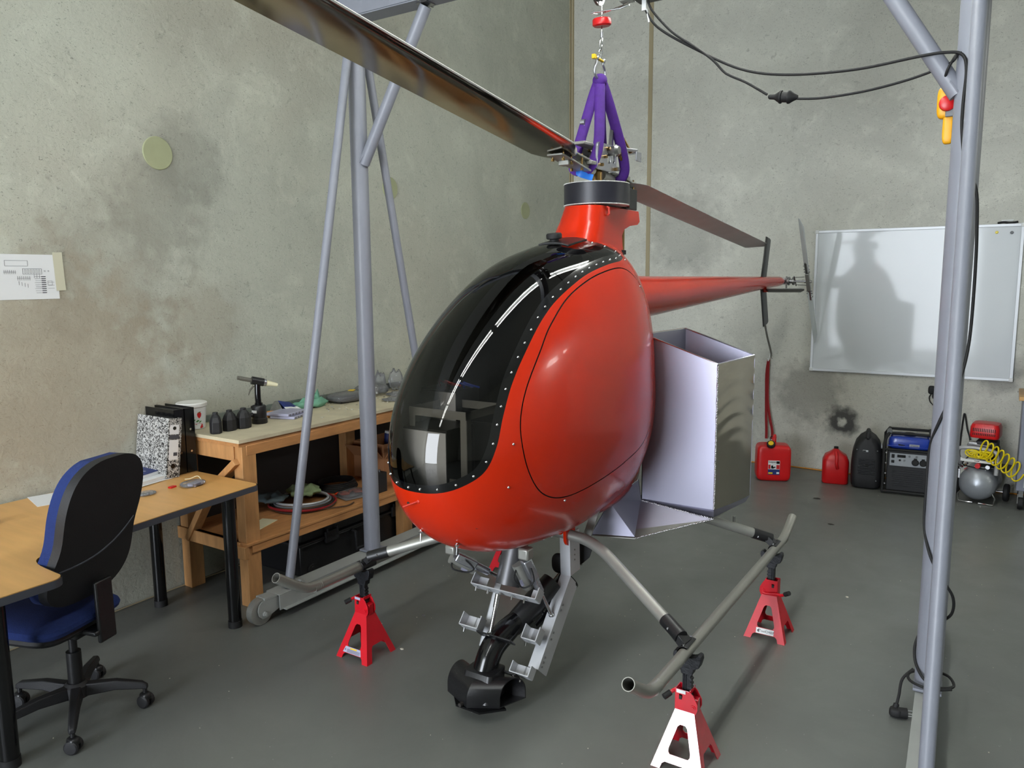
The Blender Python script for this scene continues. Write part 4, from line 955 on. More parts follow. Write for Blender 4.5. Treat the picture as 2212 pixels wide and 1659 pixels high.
# ------------------------------------------------------------------ gantry crane
cr = thing('gantry_crane', 'grey painted tubular gantry crane on wheels straddling the helicopter', 'crane', (2.28, -3.96, 0))
YG = -3.96
for (x0_, sd, kk) in ((.80, 1, 0), (3.757, -1, -.045)):
    x = x0_; nv0 = len(bpy.data.objects); made = set(bpy.data.objects)
    obj('post', MB().cyl((x, YG, .14), (x, YG, 3.16), .048, n=32), 'crane_grey', cr)
    obj('base_plate', MB().box((x, YG, .143), (.10, .12, .012)), 'crane_grey', cr, bev=.003)
    bm_ = MB().box((x, YG, .088), (.10, 1.62, .006)).box((x, YG, .135), (.055, 1.62, .006)) if False else MB()
    bm_.box((x, YG, .132), (.105, 1.50, .006)).box((x - .0495, YG, .092), (.006, 1.50, .08)).box((x + .0495, YG, .092), (.006, 1.50, .08)).box((x + .062, YG, .054), (.03, 1.46, .006)).box((x - .062, YG, .054), (.03, 1.46, .006))
    bm_.bar((x, YG - .75, .128), (x, YG - .83, .134), .07, .012).bar((x, YG + .75, .128), (x, YG + .83, .134), .07, .012)
    if kk: bm_ = MB().box((x, YG, .094), (.082, 1.56, .082))
    obj('base_beam', bm_, 'crane_base', cr, bev=.001)
    for e in (-1, 1):
        yw = YG + e * .835
        fk = MB()
        for q in (-1, 1):
            fk.plate([(-.085, .055)] + [(.028 * math.cos(a), .0 + .034 * math.sin(a) * 1.0) for a in np.linspace(-PI / 2, PI / 2, 10)] + [(-.03, .058), (-.085, .058)] if False else [(-.10, -.012), (-.02, -.036), (.012, -.036), (.032, -.016), (.038, .012), (.030, .040), (.010, .056), (-.10, .056)], [], (x + q * .031 - .0025, yw, .072), (0, e, 0), (0, 0, 1), .005 * e)
        fo = obj('wheel_fork', fk, 'crane_base', cr, smooth=0)
        obj('wheel', MB().lathe([(.012, -.020), (.060, -.022), (.068, -.020), (.068, .020), (.060, .022), (.012, .020)], (x, yw + e * .003, .069), 40, (1, 0, 0)), 'aluminium_dull', fo)
        obj('axle_bolt', MB().cyl((x - .045, yw, .060), (x + .045, yw, .060), .013, n=6).cyl((x - .052, yw, .060), (x + .052, yw, .060), .008, n=10), 'crane_base', fo)
        # brace from near the top of the post down to the base
        lowy = YG + e * .66; topz = 3.06
        obj('brace', MB().cyl((x + .018, lowy, .138), (x + .012, YG + e * .055, topz), .0235, n=22), 'crane_grey', cr)
        if not kk: obj('brace_lug', MB().cyl((x - .075, lowy - e * .04, .155), (x + .055, lowy - e * .04, .152), .016, n=14).cyl((x + .055, lowy - e * .04, .152), (x + .075, lowy - e * .04, .152), .024, n=6), 'crane_base', cr)
    if kk:
        RZ = Matrix.Translation(Vector((x, YG, 0))) @ Matrix.Rotation(-kk, 4, 'Z') @ Matrix.Translation(Vector((-x, -YG, 0))); RI = ROOT[cr]
        for o_ in set(bpy.data.objects) - made:
            if o_.type == 'MESH' and not o_.name.startswith('post'): o_.data.transform(RI @ RZ @ RI.inverted())
    bx_, tx_ = x + sd * .035, x + sd * .50
    obj('knee_brace', MB().cyl((bx_, YG, 2.39), (tx_, YG, 3.14), .0315, n=24), 'crane_grey', cr)
    obj('weld_ring', MB().tube([(bx_ + sd * .01 + .030 * math.cos(a) * sd, YG + .034 * math.sin(a), 2.41 + .045 * math.cos(a)) for a in np.linspace(0, 2 * PI, 24)[:-1]], .004, 6, closed=True), 'crane_grey', cr)
    pb = MB().cyl((tx_ + sd * .0, YG - .06, 3.155), (tx_, YG + .06, 3.155), .008, n=8); pb.box((tx_, YG, 3.152), (.07, .07, .010)); obj('bolt_plate', pb, 'steel', cr)
bm_ = MB().box((2.28, YG, 3.158), (3.12, .115, .008)).box((2.28, YG - .0545, 3.25), (3.12, .006, .18)).box((2.28, YG + .0545, 3.25), (3.12, .006, .18)).box((2.28, YG, 3.338), (3.12, .115, .008))
obj('top_beam', bm_, 'crane_grey', cr)
for (x) in (.735, 3.825): obj('beam_end_plate', MB().box((x, YG, 3.25), (.006, .16, .24)), 'crane_grey', cr)
# ------------------------------------------------------------------ hoist, rope and rigging
ho = thing('electric_hoist', 'black electric rope hoist hanging under the gantry beam, mostly above frame', 'hoist', (2.50, -3.90, 2.95))
obj('motor_housing', MB().cyl((2.42, -3.90, 3.03), (2.74, -3.90, 3.03), .058, n=24).box((2.50, -3.90, 2.985), (.12, .10, .05)).box((2.60, -3.90, 3.09), (.10, .10, .12)), 'black_plastic', ho, bev=.008)
obj('rope_drum', MB().cyl((2.26, -3.90, 3.04), (2.41, -3.90, 3.04), .04, n=24).cyl((2.25, -3.90, 3.04), (2.262, -3.90, 3.04), .06, n=24).cyl((2.405, -3.90, 3.04), (2.417, -3.90, 3.04), .06, n=24).box((2.40, -3.90, 2.985), (.06, .05, .03)), 'steel', ho)
obj('mounting_strap', MB().box((2.45, -3.95, 3.12), (.03, .13, .10)).box((2.68, -3.95, 3.12), (.03, .13, .10)), 'steel', ho)
obj('limit_lever', MB().tube([(2.41, -3.90, 2.955), (2.36, -3.90, 2.948), (2.235, -3.93, 2.945), (2.24, -3.87, 2.952), (2.36, -3.875, 2.965), (2.405, -3.885, 2.972)], .0035, 8), 'chrome', ho)
obj('cable_clamp', MB().box((2.485, -3.905, 2.945), (.02, .012, .06)).cyl((2.495, -3.905, 2.92), (2.51, -3.91, 2.86), .004, n=6), 'white', ho)
ro = thing('hoist_rope', 'thin steel hoist rope with red limit weight above the purple sling', 'rope', (2.27, -3.89, 2.75))
obj('rope', MB().cyl((2.27, -3.89, 3.02), (2.27, -3.89, 2.845), .0028, n=8).tube(smooth_path([(2.27, -3.89, 2.87), (2.262, -3.889, 2.83), (2.262, -3.895, 2.795), (2.27, -3.90, 2.782), (2.278, -3.905, 2.795), (2.275, -3.893, 2.83), (2.27, -3.89, 2.87)], 5), .0028, 8), 'chrome', ro)
obj('limit_weight', MB().lathe([(.006, -.018), (.036, -.018), (.043, -.012), (.043, .010), (.039, .016), (.006, .016)], (2.27, -3.89, 2.908), 32, (.0, -.12, 1)), 'red_plastic', ro)
obj('rope_ferrule', MB().cyl((2.27, -3.89, 2.865), (2.27, -3.89, 2.84), .007, n=12), 'aluminium', ro)
obj('thimble_link', MB().tube(smooth_path([(2.27, -3.902, 2.79), (2.262, -3.90, 2.775), (2.266, -3.903, 2.755), (2.27, -3.905, 2.74), (2.276, -3.903, 2.76), (2.278, -3.90, 2.775)], 4, closed=True), .003, 8, closed=True), 'chrome', ro)
shk = thing('bow_shackle', 'galvanised bow shackle with yellow pin joining rope and sling', 'shackle', (2.27, -3.90, 2.66))
obj('bow', MB().tube(smooth_path([(2.27, -3.938, 2.742), (2.27, -3.938, 2.725), (2.27, -3.958, 2.695), (2.27, -3.95, 2.665), (2.27, -3.905, 2.648), (2.27, -3.86, 2.668), (2.27, -3.852, 2.70), (2.27, -3.872, 2.725), (2.27, -3.872, 2.742)], 5), .0062, 12).sell((2.27, -3.938, 2.742), (.011, .007, .012), .9).sell((2.27, -3.872, 2.742), (.011, .007, .012), .9), 'aluminium', shk)
obj('pin', MB().cyl((2.27, -3.955, 2.742), (2.27, -3.862, 2.740), .0065, n=14).box((2.27, -3.966, 2.742), (.016, .020, .020)), 'yellow', shk, bev=.002)
sl = thing('lifting_sling', 'purple round sling looped under the rotor head', 'sling', (2.27, -3.91, 2.20))
def strand(name, pts, w, th, m='sling_purple'):
    return obj(name, MB().tube(smooth_path(pts, 7), w, 12, sq=.45, up=(1, .45, 0)), m, sl, smooth=60)
strand('sling_strand', [(2.27, -3.905, 2.66), (2.275, -3.915, 2.64), (2.285, -3.935, 2.58), (2.30, -3.965, 2.48), (2.312, -3.995, 2.37), (2.308, -4.02, 2.29), (2.285, -4.05, 2.235), (2.25, -4.062, 2.222)], .024, .011)
strand('sling_strand', [(2.27, -3.905, 2.66), (2.263, -3.918, 2.63), (2.252, -3.94, 2.57), (2.238, -3.975, 2.47), (2.224, -4.01, 2.37), (2.214, -4.04, 2.29), (2.22, -4.06, 2.24), (2.25, -4.062, 2.222)], .024, .011)
strand('sling_strand', [(2.27, -3.905, 2.66), (2.28, -3.895, 2.63), (2.295, -3.875, 2.57), (2.315, -3.835, 2.46), (2.33, -3.79, 2.35), (2.33, -3.755, 2.26), (2.305, -3.75, 2.215), (2.26, -3.755, 2.205)], .024, .011)
strand('sling_strand', [(2.27, -3.905, 2.66), (2.265, -3.89, 2.63), (2.255, -3.87, 2.57), (2.24, -3.83, 2.46), (2.225, -3.785, 2.35), (2.215, -3.75, 2.26), (2.23, -3.75, 2.215), (2.26, -3.755, 2.205)], .024, .011)
obj('sling_wrap', MB().sell((2.27, -3.905, 2.648), (.034, .030, .032), .9), 'sling_purple', sl)
obj('sling_tag', MB().tube(smooth_path([(2.235, -4.072, 2.232), (2.26, -4.078, 2.215), (2.285, -4.06, 2.205), (2.305, -4.04, 2.198)], 4), .014, 8, sq=.12, up=(0, .3, 1)), 'blue_tag', sl)
# power lead slung from hoist to post, plus pendant control
pc = thing('power_cord', 'black power cord slung from hoist to gantry post and coiled down it', 'cord', (3.76, -3.96, 0))
yc_ = -3.905
obj('cord', MB().tube(smooth_path([(2.49, yc_, 2.96), (2.485, yc_, 2.93), (2.55, yc_, 2.834), (2.72, yc_, 2.718), (2.92, yc_, 2.606), (3.108, yc_, 2.557), (3.368, yc_ - .05, 2.528), (3.59, yc_ - .10, 2.53), (3.675, yc_ - .105, 2.53), (3.728, -4.012, 2.515), (3.745, -3.95 - .066, 2.46), (3.742, -4.018, 2.34), (3.745, -4.016, 2.25), (3.765, -4.012, 2.12), (3.80, -4.004, 2.05), (3.812, -4.002, 1.9), (3.816, -3.995, 1.7), (3.812, -3.99, 1.5), (3.79, -4.005, 1.36), (3.74, -4.012, 1.22), (3.709, -3.97, 1.10), (3.706, -3.96, .95), (3.708, -3.97, .80), (3.735, -4.015, .70), (3.775, -4.018, .62), (3.82, -3.99, .54), (3.822, -3.95, .46), (3.79, -3.905, .40), (3.73, -3.91, .36), (3.704, -3.95, .30), (3.712, -3.99, .24), (3.75, -4.035, .20), (3.80, -4.02, .175), (3.845, -3.96, .165), (3.82, -3.88, .165), (3.75, -3.87, .165), (3.69, -3.93, .165), (3.70, -4.01, .17), (3.77, -4.04, .17), (3.84, -4.0, .17)], 7), .0055, 10), 'black_rubber', pc)
obj('cord', MB().tube(smooth_path([(2.505, yc_ - .01, 2.95), (2.53, yc_ - .01, 2.90), (2.62, yc_ - .01, 2.80), (2.72, yc_ - .01, 2.725), (2.80, yc_ - .01, 2.66), (2.85, yc_ - .01, 2.605), (2.88, yc_ - .01, 2.583), (2.95, yc_ - .01, 2.545), (3.035, yc_ - .01, 2.487)], 6), .005, 10), 'black_rubber', pc)
obj('cord_connector', MB().lathe([(.006, -.055), (.010, -.05), (.011, -.03), (.022, -.012), (.026, -.008), (.026, -.002), (.021, 0), (.021, .022), (.026, .024), (.026, .030), (.016, .045), (.008, .062)], (3.095, yc_ - .01, 2.470), 20, (.99, 0, -.14)), 'black_rubber', pc)
obj('cord', MB().tube(smooth_path([(3.155, yc_ - .01, 2.456), (3.25, yc_ - .01, 2.447), (3.40, yc_ - .01, 2.452), (3.548, yc_ - .01, 2.473), (3.66, yc_ - .03, 2.497), (3.70, -3.995, 2.50), (3.715, -4.00, 2.52), (3.735, -3.98, 2.53)], 6), .005, 10), 'black_rubber', pc)
obj('cord', MB().tube(smooth_path([(3.712, -3.935, 2.54), (3.705, -3.99, 2.515), (3.685, -4.0, 2.47), (3.68, -3.97, 2.445), (3.70, -3.925, 2.45)], 6), .005, 10), 'black_rubber', pc)
obj('cord', MB().tube(smooth_path([(3.70, -3.90, .17), (3.665, -3.93, .13), (3.66, -3.97, .08), (3.655, -3.99, .045)], 5), .0055, 10), 'black_rubber', pc)
pl_ = obj('mains_plug', MB().cyl((3.655, -3.99, .05), (3.65, -4.0, .02), .010, .014, 14).sell((3.655, -4.005, .022), (.024, .022, .018), .6).cyl((3.662, -4.005, .022), (3.695, -3.995, .022), .021, n=20), 'black_rubber', pc)
for (dy, dz) in ((.0, .012), (.010, -.006), (-.010, -.006)):
    obj('plug_pin', MB().bar((3.694, -3.996 + dy, .022 + dz), (3.716, -3.989 + dy, .022 + dz), .006, .0018), 'chrome', pl_)
pe = thing('pendant_control', 'yellow hoist pendant with round red button behind right gantry post', 'control', (3.70, -3.86, 2.25))
obj('pendant_body', MB().sell((3.678, -3.86, 2.385), (.030, .022, .058), .5).sell((3.690, -3.86, 2.295), (.019, .016, .060), .5), 'handle_yellow', pe)
obj('stop_button', MB().lathe([(.026, 0), (.029, .006), (.027, .016), (.020, .02)], (3.684, -3.882, 2.378), 26, (.1, -1, 0)), 'red_plastic', pe)
obj('button_collar', MB().box((3.694, -3.882, 2.345), (.03, .012, .03)), 'grey_plastic', pe, bev=.003)
# ------------------------------------------------------------------ corner desk
DZT = .72
dk = thing('corner_desk', 'beech laminate corner desk with dark edge on black tube legs', 'desk', (.60, -5.6, 0))
def arc(cx, cy, r, a0, a1, n=8): return [(cx + r * math.cos(math.radians(a0 + (a1 - a0) * i / n)), cy + r * math.sin(math.radians(a0 + (a1 - a0) * i / n))) for i in range(n + 1)]
inner = [(p.x, p.y) for p in smooth_path([(.775, -4.80, 0), (.815, -5.20, 0), (.850, -5.50, 0), (.870, -5.72, 0), (.905, -5.86, 0), (.975, -5.905, 0), (1.11, -5.915, 0)], 4)]
out = [(.02, -4.745), (.20, -4.738)] + arc(.735, -4.775, .04, 90, 0, 6)[0:] + inner + arc(1.145, -5.96, .045, 80, 0, 6) + [(1.20, -6.72), (.02, -6.72)]
mb = MB().loft([[Vector((x, y, DZT - .026)) for x, y in out], [Vector((x, y, DZT)) for x, y in out]])
obj('desk_top', mb, 'laminate', dk, smooth=30)
oo = MB(); k = len(out)
def offs(pts, d):
    r_ = []
    for i in range(len(pts)):
        a, b, c = Vector((*pts[i - 1], 0)), Vector((*pts[i], 0)), Vector((*pts[(i + 1) % len(pts)], 0)); t = (c - a).normalized(); n = Vector((t.y, -t.x, 0)); r_.append((b.x - n.x * d, b.y - n.y * d))
    return r_
o2 = offs(out, .005)
oo.loft([[Vector((x, y, DZT - .030)) for x, y in o2], [Vector((x, y, DZT - .0015)) for x, y in o2]], cap=False)
e_ = obj('edge_band', oo, 'laminate_edge', dk, smooth=50)
for (x, y) in ((.715, -4.885), (.155, -4.935), (.975, -6.06), (.16, -6.55), (1.08, -6.6)):
    lg = obj('leg', MB().cyl((x, y, .03), (x, y, DZT - .03), .032, n=24), 'black_gloss', dk)
    obj('leg_foot', MB().cyl((x, y, .0), (x, y, .035), .034, n=24), 'black_rubber', lg)
    obj('leg_flange', MB().cyl((x, y, DZT - .036), (x, y, DZT - .028), .05, n=20), 'black_rubber', lg)
# things on the desk
def sheetbox(name, lb, cat, c, d, m, rot=0, bev=0, **k): return solo(name, lb, cat, MB().box(c, d, rot), m, bev=bev, **k)
bn = thing('lever_arch_binder', 'marbled black and white lever arch binder leaning on black ones', 'binder', (.20, -4.91, DZT))
bb = MB()
LB = Matrix.Rotation(math.radians(-7), 3, 'X')
def bbox(mb, x, y, z, w, dd, h, R=LB, o=Vector((.17, -4.90, DZT + .004))): mb.box(o + R @ Vector((x, y, z)), (w, dd, h), R); return mb
bb = MB(); bbox(bb, -.02, -.036, .158, .28, .004, .312); bbox(bb, -.02, .036, .158, .28, .004, .312); bbox(bb, .118, 0, .158, .004, .074, .312)
obj('cover', bb, 'marbled_card', bn, smooth=0)
obj('pages', bbox(MB(), -.03, -.004, .150, .235, .05, .296), 'paper', bn, smooth=0)
obj('spine_label', bbox(bbox(MB(), .1212, -.004, .255, .001, .052, .05), .1212, -.004, .148, .001, .052, .105), 'paper', bn, smooth=0)
o_ = Vector((.17, -4.90, DZT + .004))
obj('spine_badge', MB().cyl(o_ + LB @ Vector((.1218, -.004, .262)), o_ + LB @ Vector((.1226, -.004, .262)), .0095, n=20), 'black_band', bn)
obj('spine_band', bbox(bbox(MB(), .1216, -.004, .216, .001, .054, .022), .1222, .006, .125, .0008, .022, .018), 'ink', bn, smooth=0)
obj('finger_hole', MB().cyl(o_ + LB @ Vector((.1205, -.004, .062)), o_ + LB @ Vector((.1216, -.004, .062)), .0125, n=20), 'black_band', bn)
for k, (yy, lb) in enumerate(((-4.822, 'black binder standing behind the marbled binder, with two steel rivets'), (-4.760, 'black binder standing farthest back at the desk end, beside workbench'))):
    b2 = thing('black_binder', lb, 'binder', (.13, yy, DZT)); R = Matrix.Rotation(math.radians(-.5), 3, 'X'); o = Vector((.11, yy, DZT + .003))
    m1 = MB(); bbox(m1, 0, -.027, .175, .29, .004, .35, R, o); bbox(m1, 0, .027, .175, .29, .004, .35, R, o); bbox(m1, .145, 0, .175, .004, .056, .35, R, o)
    obj('cover', m1, 'black_gloss', b2, smooth=0)
    obj('pages', bbox(MB(), -.01, 0, .170, .27, .045, .325, R, o), 'paper', b2, smooth=0)
    rv = MB()
    for z in (.115, .235): obj('rivet', MB().cyl(o + R @ Vector((.147, 0, z)), o + R @ Vector((.150, 0, z)), .006, n=12), 'chrome', b2)
t = thing('spiral_notebook', 'blue covered spiral notebook on top of loose papers beside binders', 'notebook', (.13, -5.00, DZT + .016))
obj('cover', MB().box((.12, -5.00, DZT + .041), (.22, .15, .002), .25), 'navy', t, smooth=0); obj('pages', MB().box((.12, -5.00, DZT + .031), (.22, .15, .016), .25), 'paper', t, smooth=0)
obj('cover_print', MB().box((.13, -5.02, DZT + .0425), (.10, .016, .001), .25).box((.15, -4.99, DZT + .0425), (.06, .008, .001), .25), 'lilac_plastic', t, smooth=0)
sp_ = MB()
for k in range(14):
    c = Matrix.Rotation(.25, 3, 'Z') @ Vector((-.10 + .2 * k / 13, -.077, 0)) + Vector((.12, -5.0, DZT + .032)); sp_.tube([c + Vector((0, .007 * math.cos(a), .010 * math.sin(a))) for a in np.linspace(0, 2 * PI, 9)[:-1]], .001, 5, closed=True)
obj('spiral_wire', sp_, 'steel', t)
solo('writing_pad', 'white writing pad lying under the blue notebook', 'notepad', MB().box((.15, -5.00, DZT + .0145), (.27, .21, .016), .18), 'paper')
solo('loose_papers', 'thin stack of loose papers under the writing pad by the binders', 'papers', MB().box((.15, -5.02, DZT + .0025), (.30, .26, .003), .12).box((.16, -5.03, DZT + .0045), (.29, .25, .0015), .16), 'paper', smooth=0)
solo('paper_sheet', 'white sheet lying on desk behind the chair, near the wall', 'paper', MB().box((.15, -5.37, DZT + .0015), (.21, .297, .002), -.25), 'paper', smooth=0)
solo('red_chip', 'small red plastic rectangle lying on the desk', 'plastic chip', MB().box((.45, -5.01, DZT + .004), (.022, .034, .007), .2), 'red_plastic')
t = thing('parts_bag', 'small clear bag with purple printed box and white tie on desk', 'bag', (.50, -4.93, DZT))
obj('bag_film', MB().sell((.51, -4.935, DZT + .014), (.042, .062, .014), .7), 'clear_bag', t); obj('inner_box', MB().box((.52, -4.925, DZT + .012), (.045, .07, .018), .3), 'lilac_plastic', t, bev=.002)
obj('print_patch', MB().box((.545, -4.925, DZT + .0125), (.002, .03, .010), .3), 'navy', t); obj('tie', MB().tube(smooth_path([(.52, -4.89, DZT + .02), (.46, -4.87, DZT + .03), (.41, -4.88, DZT + .012), (.37, -4.885, DZT + .004)], 5), .0022, 6), 'cream', t)
t = thing('screw_bag', 'small clear bag of silver screws on desk beside chair back', 'bag', (.46, -5.16, DZT))
obj('bag_film', MB().sell((.46, -5.155, DZT + .008), (.035, .045, .008), .8), 'clear_bag', t)
random.seed(5)
for k in range(9):
    p = Vector((.46 + random.uniform(-.016, .016), -5.155 + random.uniform(-.02, .02), DZT + .005)); a = random.uniform(0, PI); q = Vector((math.cos(a), math.sin(a), 0)) * .008
    obj('screw', MB().cyl(p - q, p + q, .0018, n=6).cyl(p + q, p + q * 1.2, .0038, n=8), 'chrome', t)
solo('wooden_block', 'dark brown block at the left picture edge on the desk', 'block', MB().sell((.31, -5.80, DZT + .014), (.03, .055, .014), .4), 'brown')
# ------------------------------------------------------------------ office chair
oc = thing('office_chair', 'blue and black swivel office chair pushed under the desk', 'chair', (.835, -5.74, 0))
cx, cy = .835, -5.74
Nv = Vector((.950, .312, 0)).normalized(); Tv = Vector((-Nv.y, Nv.x, 0)); Zv = Vector((0, 0, 1)); c0 = Vector((cx, cy, 0))
def CP(n, t, z): return c0 + Nv * n + Tv * t + Zv * z
# backrest: outline in (t, z), curved front to back
def back_w(z):  # half width
    u = min(1, max(0, (z - .50) / .585)); q = abs(2 * u - 1)
    return (.222 - .062 * u) * (1 - q ** 5) ** .45 * (1 - .10 * math.exp(-((u - .45) / .16) ** 2)) * (1.0 - .10 * (1 - u)) + .02
    return .205 * (1 - .0 * u) * (1 - max(0, (u - .80) / .20) ** 2.6 * .32) * (1 - max(0, (.22 - u) / .22) ** 2 * .38) * (1 - .10 * math.exp(-((u - .42) / .14) ** 2))
def back_n(z, tt): return .070 + .015 * math.sin((z - .5) * 5) + (z - .5) * .33 - .25 * tt * tt
def shell_patch(n0, n1, sc=1.0, zr=(.50, 1.085)):
    rows = []; K = 34; J = 14
    for i in range(K + 1):
        z = zr[0] + (zr[1] - zr[0]) * (.5 - .5 * math.cos(PI * i / K)); w = back_w(z) * sc 
        rows.append([(z, w * (2 * j / J - 1)) for j in range(J + 1)])
    V = []; 
    for side, n in ((0, n0), (1, n1)):
        for r_ in rows:
            for z, tt in r_: V.append(CP(back_n(z, tt) + n, tt - .015, z + .01))
    m = (K + 1) * (J + 1); F = []
    for i in range(K):
        for j in range(J):
            a = i * (J + 1) + j; F.append((a, a + 1, a + J + 2, a + J + 1)); F.append((a + m, a + m + J + 1, a + m + J + 2, a + m + 1))
    ring = [j for j in range(J + 1)] + [i * (J + 1) + J for i in range(1, K + 1)] + [K * (J + 1) + j for j in range(J - 1, -1, -1)] + [i * (J + 1) for i in range(K - 1, 0, -1)]
    for a, b in zip(ring, ring[1:] + ring[:1]): F.append((a, a + m, b + m, b))
    return MB().add(V, F)
obj('backrest_shell', shell_patch(-.012, .028, 1.0), 'chair_black', oc, bev=.010)
bc = obj('backrest_cushion', shell_patch(-.062, -.010, .97, (.53, 1.08)), 'fabric_blue', oc, bev=.018)
pn = []
for i in range(15):
    tt = -.19 + .38 * i / 14; z = .675 + .12 * ((tt + .19) / .38) ** 3; pn.append(CP(back_n(z, tt) + .0295, tt * .9 - .015, z + .01))
obj('shell_crease', MB().tube(pn, .0035, 6), 'laminate_edge', oc)
obj('seat_cushion', MB().sell(CP(-.10, -.02, .430), (.225, .205, .045), .35, 32, 14, Matrix.Rotation(math.atan2(Nv.y, Nv.x), 3, 'Z'), .8), 'fabric_blue', oc)
obj('seat_shell', MB().sell(CP(-.10, -.02, .392), (.205, .19, .028), .4, 32, 10, Matrix.Rotation(math.atan2(Nv.y, Nv.x), 3, 'Z'), .7), 'chair_black', oc)
obj('back_support', MB().bar(CP(.02, 0, .385), CP(.16, 0, .375), .09, .02).bar(CP(.155, .02, .33), CP(.15, .02, .58), .085, .018, tuple(Nv)), 'black_plastic', oc, bev=.006)
obj('tilt_mechanism', MB().box(CP(0, 0, .375), (.17, .13, .05), math.atan2(Nv.y, Nv.x)), 'black_plastic', oc, bev=.008)
for (n_, t_) in ((-.06, .12), (.0, .12), (.06, .11)):
    obj('control_knob', MB().cyl(CP(n_, t_ - .06, .375), CP(n_, t_ + .01, .37), .006, n=8).cyl(CP(n_, t_, .37), CP(n_, t_ + .025, .369), .017, n=14), 'black_plastic', oc)
obj('gas_column', MB().cyl(CP(0, 0, .10), CP(0, 0, .27), .028, n=20).cyl(CP(0, 0, .27), CP(0, 0, .37), .016, n=16), 'black_plastic', oc)
obj('base_hub', MB().lathe([(.03, 0), (.05, .005), (.048, .05), (.034, .065)], CP(0, 0, .075), 24), 'chair_black', oc)
cast = [(1.023, -5.563), (1.089, -5.893), (.815, -6.05), (.575, -5.84), (.629, -5.546)]
for k, (x, y) in enumerate(cast):
    dv = Vector((x - cx, y - cy, 0)).normalized(); e = Vector((x, y, 0))
    obj('base_arm', MB().loft([[c0 + dv * q + dv.cross(Zv) * w * a + Zv * (z + b * h) for a, b in ((-1, -.5), (1, -.5), (.7, .5), (-.7, .5))] for q, w, z, h in ((.03, .026, .105, .05), (.15, .021, .112, .038), ((e - c0).length - .01, .016, .098, .028), ((e - c0).length + .012, .012, .088, .018))]), 'chair_black', oc, bev=.004)
    cst = obj('caster_fork', MB().cyl(e + Zv * .045, e + Zv * .085, .009, n=10).sell(e + Zv * .046, (.024, .020, .018), .7), 'black_plastic', oc)
    ax = Vector((.55, -.83, 0)) if k % 2 else Vector((.30, -.95, 0)); ax.normalize()
    for s in (-1, 1): obj('caster_wheel', MB().lathe([(.006, -.009), (.024, -.009), (.027, -.004), (.027, .006), (.022, .010), (.006, .011)], e + ax * (.015 * s) + Zv * .0275, 24, tuple(ax * s)), 'chair_black', cst)
# ------------------------------------------------------------------ workbench
wb = thing('workbench', 'pine framed workbench with plywood top and lower shelf along left wall', 'workbench', (.30, -3.5, 0))
BZ, Y0, Y1 = .925, -4.722, -2.10
obj('bench_top', MB().box((.305, (Y0 + Y1) / 2, BZ - .009), (.61, Y1 - Y0, .018)), 'plywood', wb, smooth=0)
obj('top_edging', MB().box((.3, (Y0 + Y1) / 2, BZ - .028), (.60, Y1 - Y0 - .01, .020)), 'timber_long', wb, smooth=0)
for y in (-4.655, -3.40, -2.18):
    for x in (.565, .055):
        obj('leg', MB().box((x, y, (BZ - .04) / 2), (.07, .09, BZ - .04)), 'timber', wb, bev=.003)
obj('front_rail', MB().box((.585, (Y0 + Y1) / 2, BZ - .065), (.035, Y1 - Y0 - .10, .055)), 'timber_long', wb, bev=.003)
obj('back_rail', MB().box((.02, (Y0 + Y1) / 2, BZ - .085), (.035, Y1 - Y0 - .10, .09)), 'timber_long', wb, bev=.003)
obj('end_rail', MB().box((.28, -4.692, BZ - .078), (.53, .035, .085)), 'timber', wb, bev=.003)
obj('end_brace', MB().bar((.57, -4.695, BZ - .12), (.33, -4.695, .62), .035, .075, (0, 1, 0)), 'timber', wb, bev=.003)
obj('shelf_end_rail', MB().box((.28, -4.695, .325), (.55, .035, .07)), 'timber', wb, bev=.003)
obj('end_brace', MB().bar((.10, -4.695, .30), (.30, -4.695, .58), .035, .06, (0, 1, 0)), 'timber', wb, bev=.003)
obj('lower_shelf', MB().box((.315, (Y0 + Y1) / 2, .352), (.60, Y1 - Y0 - .03, .016)).box((.595, (Y0 + Y1) / 2 , .325), (.03, Y1 - Y0 - .10, .05)), 'timber_long', wb, bev=.002)
obj('leg_block', MB().box((.565, -4.708, .31), (.09, .03, .07)), 'timber', wb, bev=.003)
# dark sheet added behind the bench frame, standing for the shade there
obj('shade_sheet', MB().box((.006, (Y0 + Y1) / 2, .60), (.010, Y1 - Y0 - .06, .50)), mat('shade_brown', (42, 38, 36), .85), wb, smooth=0)
obj('acrylic_strip', MB().box((.012, -3.55, BZ + .022), (.004, 2.2, .04), Matrix.Rotation(-.2, 3, 'Y')), 'acrylic', wb, smooth=0)
Zb = BZ
t = thing('food_tub', 'white plastic tub printed with strawberries on bench behind black bottles', 'tub', (.10, -4.63, Zb))
tc_ = Vector((.10, -4.635, Zb))
obj('tub_body', MB().lathe([(.062, 0), (.066, .004), (.078, .128), (.078, .130)], tc_, 36), 'white', t); obj('tub_lid', MB().lathe([(.080, .126), (.083, .128), (.083, .146), (.079, .150), (.001, .149)], tc_, 36), 'white_metal', t)
def wrap(mb, c, r0, r1, pts, cang, n=1):
    """2-D outline (arc length, height) wrapped on the tub wall"""
    V = []
    for s_, h in pts:
        r = r0 + (r1 - r0) * h / .13 + .0008; a = cang + s_ / r; V.append((c.x + r * math.cos(a), c.y + r * math.sin(a), c.z + h))
    return mb.add(V, [tuple(range(len(V)))])
ca = math.radians(-20)
berry = [(0, -.022), (.010, -.010), (.013, .004), (.008, .012), (0, .014), (-.008, .012), (-.013, .004), (-.010, -.010)]
mb = MB(); wrap(mb, tc_, .066, .078, [(x + .020, z + .085) for x, z in berry], ca); 
